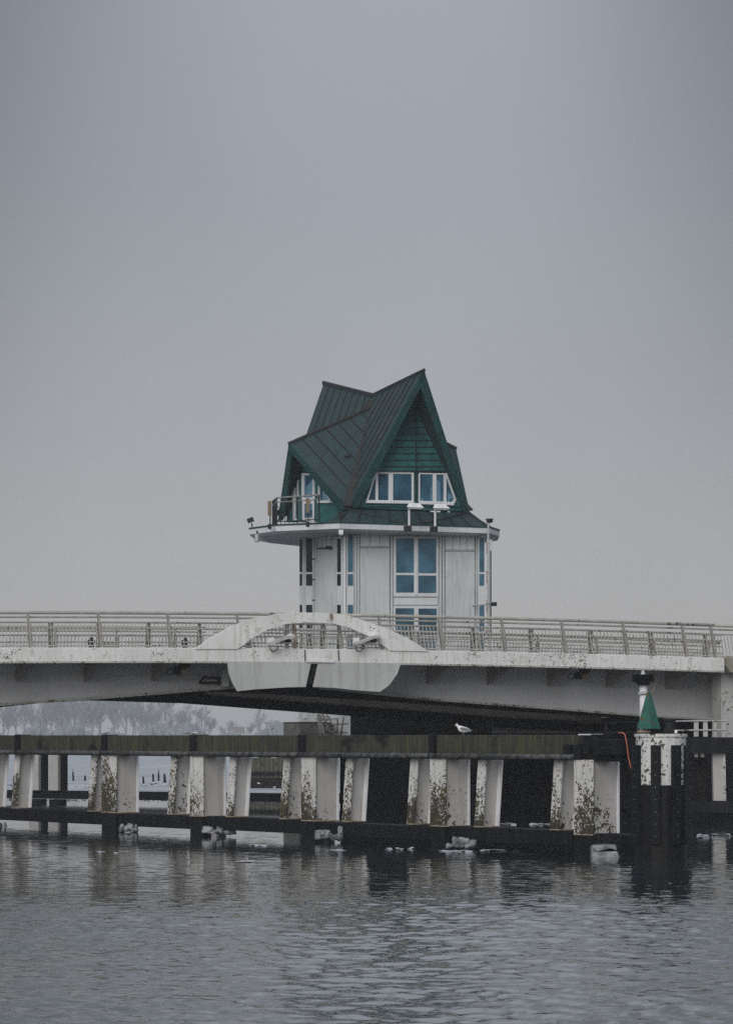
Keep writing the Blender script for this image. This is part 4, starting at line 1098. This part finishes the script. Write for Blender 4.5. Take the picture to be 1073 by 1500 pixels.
# ------------------------------------------------------------------ ice on the fender and on the water
def ice_block(u0, u1, v0, v1, Y, label, seed, group='ice lumps hanging at the fender'):
    rnd = random.Random(seed)
    mb = MB()
    a, b = P(u0, v1, Y), P(u1, v0, Y)
    for k in range(5):
        t0 = k / 5; t1 = min(1, t0 + rnd.uniform(.22, .38))
        x0, x1 = a.x + (b.x - a.x) * t0, a.x + (b.x - a.x) * t1
        zt_ = a.z + (b.z - a.z) * rnd.uniform(.35, .9); zb_ = a.z + rnd.uniform(0, .05)
        mb.hull([V((rnd.uniform(x0, x1), Y + rnd.uniform(-.22, .22), rnd.uniform(zb_, zt_))) for _ in range(26)] + [V((x0, Y, zb_)), V((x1, Y, zb_ + .02)), V((x0 + .03, Y, zt_))])
    o = mb.build('ice_lump', M['ice'], smooth=True)
    sd = o.modifiers.new('soften', 'SUBSURF'); sd.levels = 2; sd.render_levels = 2; sd.subdivision_type = 'SIMPLE'
    tx = bpy.data.textures.get('ice_clouds') or bpy.data.textures.new('ice_clouds', 'CLOUDS'); tx.noise_scale = .16
    dm = o.modifiers.new('lumps', 'DISPLACE'); dm.texture = tx; dm.strength = .12; dm.texture_coords = 'GLOBAL'
    return tag(o, label, 'ice', group)
ice_block(460, 503, 1207, 1231, 86.2, 'ragged ice lump beneath the waler just left of the photo middle', 3)
ice_block(653, 697, 1224, 1244, 81.0, 'grey ice lump beneath the waler right of the middle white pile pair', 4)
ice_block(296, 346, 1206, 1223, 91.4, 'ice lump beneath the waler under the third white pile group from left', 5)
ice_block(175, 202, 1203, 1220, 95.6, 'ice lump beneath the waler right of the rust streaked left pile pair', 6)
ice_block(-14, 11, 1203, 1218, 101.8, 'ice lump cut by the left photo edge below the waler', 8)
rnd = random.Random(21)
q0, q1 = P(866, 1259, 76.1), P(907, 1238, 76.1)
ib_ = MB()
ib_.prism([P(866, 1258, 76.0), P(866, 1240, 76.0), P(871, 1248, 76.0), P(904, 1247, 76.0), P(907, 1256, 76.0), P(903, 1259, 76.0)], V((0, .5, 0)))
ib_.prism([P(866, 1240, 76.05), P(877, 1238.5, 76.05), P(902, 1237, 76.05), P(905, 1247.5, 76.05), P(895, 1243, 76.05), P(872, 1248, 76.05)], V((0, .42, .02)))
tag(ib_.build('ice_lump', M['ice'], bevel=.03), 'hollow pale ice lump floating below the right end of the fender', 'ice', 'ice lumps hanging at the fender')
FLO = 'thin pale ice floe floating on the water'
def floe(u0, u1, v, label, seed, thick=.035, dy=.8):
    rnd = random.Random(seed); Y = EYE * F / (v - V0); x0, x1 = (u0 - U0) / F * Y, (u1 - U0) / F * Y
    mb = MB(); n = max(5, int((x1 - x0) / .13))
    for k in range(n):
        c = x0 + (x1 - x0) * rnd.random(); w2 = rnd.uniform(.03, .16) * (1.6 if rnd.random() < .2 else 1)
        h = thick * rnd.uniform(.4, 1.6); yc = Y + rnd.gauss(0, .35) * dy
        mb.hull([V((c + rnd.uniform(-w2, w2), yc + rnd.uniform(-1.3, 1.3) * w2, rnd.choice((.004, h, h * .8)))) for _ in range(12)])
    o = tag(mb.build('ice_floe', M['floe']), label, 'ice floe', 'ice floes on the harbour water')
    if u1 - u0 > 300: o.name = 'drift_ice'; o['kind'] = 'stuff'
floe(1009, 1110, 1226, 'long white ice floe on the water right of the green mark', 1, .055, 1.6)
floe(728, 806, 1208, 'long white ice floe behind the waler left of the end pile pair', 2, .045)
floe(560, 604, 1244, 'small white ice floe in front of the waler left of the middle pile pair', 3)
floe(702, 770, 1246, 'narrow ice floe in the dark water before the end pile pair', 4, .02)
floe(630, 690, 1247, 'ice crumbs on the dark water below the middle pile pair', 5, .02, .5)
floe(336, 372, 1263, 'small ice floe on the open water below the third pile group', 6, .025)
floe(352, 400, 1239, 'flat ice floe between the third and fourth pile groups', 7, .02)
floe(912, 928, 1229, 'short ice floe between the fender end and the black mark pile', 8, .03)
floe(488, 506, 1246, 'tiny ice floe below the ragged ice lump', 9, .02, .5)
floe(134, 190, 1249, 'faint ice floe below the left white pile pair', 10, .014, .6)
floe(-10, 500, 1172, 'broad ice strip seen between the left piles beyond the rear waler', 11, .05, 2.5)
floe(-10, 500, 1151, 'broad white ice field seen between the left piles before the cormorant posts', 12, .09, 14)

# ------------------------------------------------------------------ gulls
def bird_mesh(mb, base, L, yaw, plump=1.0, head_up=1.0, zs=1.0):
    """one continuous body: tail tip to breast, then neck and head; faces local -x"""
    prof = [(.50, .155, .012, .03), (.40, .165, .03, .045), (.27, .185, .07, .075), (.12, .20, .105, .10), (-.04, .215, .125, .115), (-.17, .24, .12, .108), (-.26, .285, .085, .08),
            (-.30, .34, .062, .058), (-.335, .385, .066, .060), (-.375, .39, .055, .05), (-.405, .378, .02, .02)]
    c, s_ = math.cos(yaw), math.sin(yaw)
    rings = []
    for x, z, hz, hy in prof:
        r = []
        for j in range(10):
            a = 2 * math.pi * j / 10
            lx = x + (.25 * hz * math.sin(a) if x < -.1 and x > -.33 else 0); ly = hy * plump * math.cos(a); lz = (z if z < .24 else .24 + (z - .24) * head_up) + hz * plump * math.sin(a)
            r.append(base + V((c * lx - s_ * ly, s_ * lx + c * ly, lz * zs)) * L)
        rings.append(r)
    mb.loft(rings)
def gull(name, base, L, yaw, label, cat, body='feather_white', wing='feather_grey', plump=1.0, head_up=1.0, legs=True, group=None, beakm='beak', zs=1.0):
    t = thing(name, base, label, cat, group)
    c, s_ = math.cos(yaw), math.sin(yaw)
    def L2(x, y, z): return base + V((c * x - s_ * y, s_ * x + c * y, z * zs)) * L
    mb = MB(); bird_mesh(mb, base, L, yaw, plump, head_up, zs); mb.build('body', M[body], t, smooth=True)
    for sd in (-1, 1):
        pts = [(-.19, .130, .25), (-.10, .138, .30), (.08, .132, .285), (.28, .098, .24), (.42, .06, .195), (.50, .045, .17), (.34, .08, .155), (.10, .125, .165), (-.10, .136, .19)]
        MB().prism([L2(x, sd * y * plump, z) for x, y, z in pts], V((-s_, c, 0)) * (.02 * L * sd)).build('wing', M[wing], t)
        MB().prism([L2(x, sd * (y + .012) * plump, z) for x, y, z in ((.38, .075, .19), (.46, .055, .185), (.57, .035, .155), (.53, .035, .14), (.42, .06, .155))], V((-s_, c, 0)) * (.016 * L * sd)).build('wing_tip', M['feather_black'], t)
        if legs:
            MB().tube([L2(-.02, sd * .04, .12), L2(-.0, sd * .04, .06), L2(-.01, sd * .04, .006)], .011 * L, 5).build('leg', M['gull_leg'], t)
            MB().prism([L2(.0, sd * .04, .002), L2(-.08, sd * .04 - .03, .002), L2(-.09, sd * .04 + .02, .002)], V((0, 0, .01 * L))).build('foot', M['gull_leg'], t)
        MB().hull([L2(-.37 + .012 * math.cos(k), sd * .046, .24 + (.40 - .24) * head_up + .012 * math.sin(k)) for k in range(6)] + [L2(-.37, sd * .054, .24 + .16 * head_up)]).build('eye', M['feather_black'], t)
    hz = .24 + (.378 - .24) * head_up
    MB().tube([L2(-.395, 0, hz), L2(-.44, 0, hz - .008), L2(-.475, 0, hz - .025)], [.022 * L, .016 * L, .005 * L], 6).build('beak', M[beakm], t)
    return t
top = 3.02
def ftop(u): 
    q = onplane(u, V0, FA + FN * .06, FN); q.z = top + .005; return q
gull('gull', ftop(678.5), .52, R(-6), 'white gull with a grey wing standing on the mossy beam, facing left', 'gull', zs=1.32)
G2 = 'drab gulls resting on the left fender beam'
gull('gull', ftop(26) - V((0, 0, .03)), .22, R(12), 'small grey gull crouching on the beam nearest the left photo edge', 'gull', 'feather_dull', 'feather_grey', 1.15, .3, False, G2)
gull('gull', ftop(154), .25, R(200), 'small gull hunched on the beam above the rust streaked pile pair', 'gull', 'feather_dull', 'feather_grey', 1.1, .8, True, G2)
gull('gull', ftop(274.5), .24, R(205), 'left bird of the two gulls sitting together on the beam', 'gull', 'feather_dull', 'feather_dull', 1.15, .6, False, G2)
gull('gull', ftop(284), .26, R(190), 'right bird of the two gulls sitting together, paler than its neighbour', 'gull', 'feather_white', 'feather_grey', 1.1, .7, False, G2)
gr = MB()
for k in range(7):
    q = P(292 + k * .8, 1078.5, fY(294) + .1); gr.tube([q, q + V((random.uniform(-.06, .06), 0, random.uniform(.08, .18)))], [.008, .003], 3)
tag(gr.build('dry_tuft', M['rail_rust']), 'tiny dry reddish weed tuft on the fender beam beside the two gulls', 'plant')

# ------------------------------------------------------------------ cormorants on posts, mossy dolphin
def post(u, v0, v1, Y, label, tilt=0.0, wpx=3.0):
    t = MB(); a = P(u, v1, Y); a.z = -.5; b = P(u + tilt, v0, Y)
    t.tube([a, lerp(a, b, .55) + V((.02, 0, 0)), b], [wpx / F * Y / 2, wpx / F * Y / 2 * 1.05, wpx / F * Y / 2 * .85], 7)
    return tag(t.build('mooring_post', M['pile_wet']), label, 'post', 'old posts in the water beyond the fender')
def cormorant(u, v, Y, h, label, lean=0.0):
    b = P(u, v, Y); t = thing('cormorant', b, label, 'cormorant', 'cormorants on old posts')
    prof = [((.10, -.22), .02), ((.06, -.05), .07), ((.03, .12), .13), ((0, .34), .15), ((-.02, .52), .12), ((-.01, .66), .06), ((.0, .80), .045), ((-.03, .90), .05), ((-.10, .94), .045)]
    MB().tube([b + V((x + lean * z, 0, z)) * h for (x, z), r in prof], [r * h for _, r in prof], 8).build('body', M['feather_black'], t, smooth=True)
    q = b + V((-.10 + lean * .94, 0, .94)) * h
    MB().tube([q, q + V((-.16, 0, .02)) * h], [.03 * h, .01 * h], 5).build('beak', M['feather_black'], t)
    for sd in (-1, 1):
        MB().hull([b + V((x + lean * z, sd * y, z)) * h for x, y, z in ((0, .13, .55), (.08, .15, .35), (.10, .10, .0), (-.04, .14, .3), (.04, .17, .4))]).build('wing', M['feather_black'], t)
YP = 205
post(107.2, 1134, 1144, YP, 'old post carrying the cormorant in the left gap of the fender'); cormorant(107.2, 1135.5, YP, .42, 'cormorant upright on the left old post between the white piles')
post(124.5, 1136, 1143, YP, 'short bare stump right of the left cormorant')
post(209.8, 1137.5, 1147.5, YP - 12, 'bare dark stump leftmost in the second gap of the fender')
post(224.2, 1133.5, 1145, YP - 8, 'thin bare post left of the second cormorant')
post(231.4, 1133, 1141, YP, 'leaning post under the second cormorant', 1.0); cormorant(232, 1134.5, YP, .36, 'cormorant hunched on the leaning post in the second gap', .15)
post(239.5, 1133, 1146, YP - 8, 'twin leaning stump beside the right white pile, left half', 1.5); post(242.6, 1134, 1141, YP - 8, 'twin leaning stump beside the right white pile, right half', -1.6)
dl = thing('mossy_dolphin', P(390, V0, 176), 'mossy old timber dolphin in the gap left of the fourth pile pair', 'dolphin')
for k in range(9):
    x = 358 + k * 6.6
    MB().box(P(x, V0, 176) - V((0, 0, EYE + .5)), V((.24, random.uniform(-.03, .03), 0)), V((0, .3, 0)), V((0, 0, .5 + 1.78 + random.uniform(-.06, .05)))).build('timber', M['mossy_timber'], dl)
MB().box(P(357, V0, 175.9) - V((0, 0, EYE - .75)), V((2.4, 0, 0)), V((0, .25, 0)), V((0, 0, .2))).build('band', M['black_timber'], dl)
MB().box(P(357, V0, 175.8) - V((0, 0, EYE + .5)), V((2.5, 0, 0)), V((0, .9, 0)), V((0, 0, 1.1))).build('foot', M['pile_wet'], dl)
cormorant(383.5, 1121.5, 176, .36, 'cormorant upright on the mossy timber dolphin')
cormorant(404, 1121.5, 176, .22, 'hunched small bird at the right end of the mossy timber dolphin')
gull('gull', P(379, 1149, 173) , .24, R(10), 'tiny white gull at the foot of the mossy timber dolphin', 'gull', 'feather_white', 'feather_white', 1.2, 1.0, True, None)

# ------------------------------------------------------------------ far shore: bare trees, hedge, houses
def tree_mesh(seed, H, spread):
    rnd = random.Random(seed); tr = MB(); cr = MB()
    def branch(p, d, ln, r, lev, mb):
        segs = 3; pts = [p]; rad = [r]
        for k in range(segs):
            d = (d + V((rnd.uniform(-1, 1), rnd.uniform(-1, 1), rnd.uniform(-.2, .55))) * .17).normalized()
            pts.append(pts[-1] + d * ln / segs); rad.append(r * (1 - .6 * (k + 1) / segs))
        mb.tube(pts, rad, 5 if lev == 0 else 3)
        if lev < 4:
            nb = (9, 6, 5, 4)[lev]
            for k in range(nb):
                t = rnd.uniform(.14 if lev == 0 else .15, 1.0); i = min(segs - 1, int(t * segs)); q = lerp(pts[i], pts[i+1], t * segs - i)
                az = rnd.uniform(0, 2 * math.pi); out = rnd.uniform(.45, 1.0) * spread
                nd = (d * .8 + V((math.cos(az) * out, math.sin(az) * out, rnd.uniform(.0, .6)))).normalized()
                branch(q, nd, ln * rnd.uniform(.48, .68), max(.040, r * rnd.uniform(.34, .5)), lev + 1, cr)
    branch(V((0, 0, -.3)), V((0, 0, 1)), H * .60, H * .022, 0, tr)
    return tr, cr
TG = 'bare trees on the far shore'; TLAB = 'bare winter tree fading into the haze on the far shore'
protos = []
for i, (h, sp) in enumerate(((15, .8), (13, 1.0), (17, .7), (11, 1.1))):
    t = thing('bare_tree', (0, 0, 0), TLAB, 'tree', TG)
    a, b = tree_mesh(40 + i, h, sp)
    a.build('trunk', M['bark'], t); b.build('crown', M['bark'], t); protos.append(t)
rnd = random.Random(77)
spots = [(-60, 2), (-28, 0), (4, 1), (22, 3), (48, 0), (66, 2), (86, 1), (100, 0), (118, 3), (136, 0), (150, 2), (172, 1), (190, 0), (206, 3), (222, 2), (244, 1), (262, 0), (284, 3), (300, 1), (322, 3), (346, 3), (372, 3), (396, 1), (418, 3), (445, 0),
         (-45, 1), (13, 0), (36, 2), (58, 3), (77, 0), (93, 3), (110, 2), (128, 1), (143, 3), (161, 0), (181, 2), (198, 1), (214, 0), (233, 3), (253, 2), (273, 1), (311, 3), (334, 1), (384, 2)]
used = set()
for u, k in spots:
    o = protos[k] if k not in used else copy_tree(protos[k])
    used.add(k)
    Y = rnd.uniform(1600, 2050)
    o.location = (*P(u + rnd.uniform(-4, 4), V0, Y).xy, 1.6)
    o.rotation_euler = (0, 0, rnd.uniform(0, 6.28))
    sc = rnd.uniform(1.1, 2.2) * (1.0 if u < 250 else .66); o.scale = (sc, sc, sc)
hb = MB()
for k in range(520):
    u = -120 + k * 1.2; Y = 1425 + rnd.uniform(-8, 8); q = P(u, V0, Y); q.z = 1.2
    h = rnd.uniform(2.2, 4.6) * (1.3 + .7 * math.sin(k * .045) + .5 * math.sin(k * .13 + 2))
    hb.hull([q + V((rnd.uniform(-1.6, 1.6), rnd.uniform(-1, 1), rnd.uniform(0, h))) for _ in range(12)])
tag(hb.build('far_scrub', M['hedge']), 'dim scrub along the far shore below the bare trees', 'scrub', None, 'stuff')
def house(u, w_, h, label):
    Y = 1470; q = P(u, V0, Y); q.z = 1.5
    t = thing('far_house', q, label, 'house', 'pale houses in the haze')
    MB().cbox(q, V((w_, 0, 0)), V((0, 8, 0)), h).build('wall', M['far_wall'], t)
    MB().prism([q + V((-w_/2 - .3, -4.3, h)), q + V((-w_/2 - .3, 4.3, h)), q + V((-w_/2 - .3, 0, h + 2.6))], V((w_ + .6, 0, 0))).build('roof', M['far_roof'], t)
    for x in (-.25, .2):
        MB().box(q + V((w_ * x, -4.06, 1.0)), V((1.1, 0, 0)), V((0, .05, 0)), V((0, 0, 1.2))).build('window', M['glass_dark'], t)
house(226, 6, 3.4, 'pale house in the haze below the tall bare trees')
house(346, 7, 3.2, 'pale house in the haze left of the concrete plinth')

# ------------------------------------------------------------------ haze over the water
hz = MB().box((-1600, -80, -1.2), (3200, 0, 0), (0, 2600, 0), (0, 0, 25.5))
hm = bpy.data.materials.new('haze'); hm.use_nodes = True
ht = hm.node_tree; ht.nodes.clear()
ho = N(ht, 'ShaderNodeOutputMaterial'); pv = N(ht, 'ShaderNodeVolumePrincipled')
pv.inputs['Color'].default_value = (0.88, 0.93, 1.0, 1)
pv.inputs['Density'].default_value = 0.00038
pv.inputs['Anisotropy'].default_value = 0.0
ht.links.new(pv.outputs[0], ho.inputs['Volume'])
tag(hz.build('haze', hm), 'thin winter haze lying over the water', 'haze', None, 'stuff')
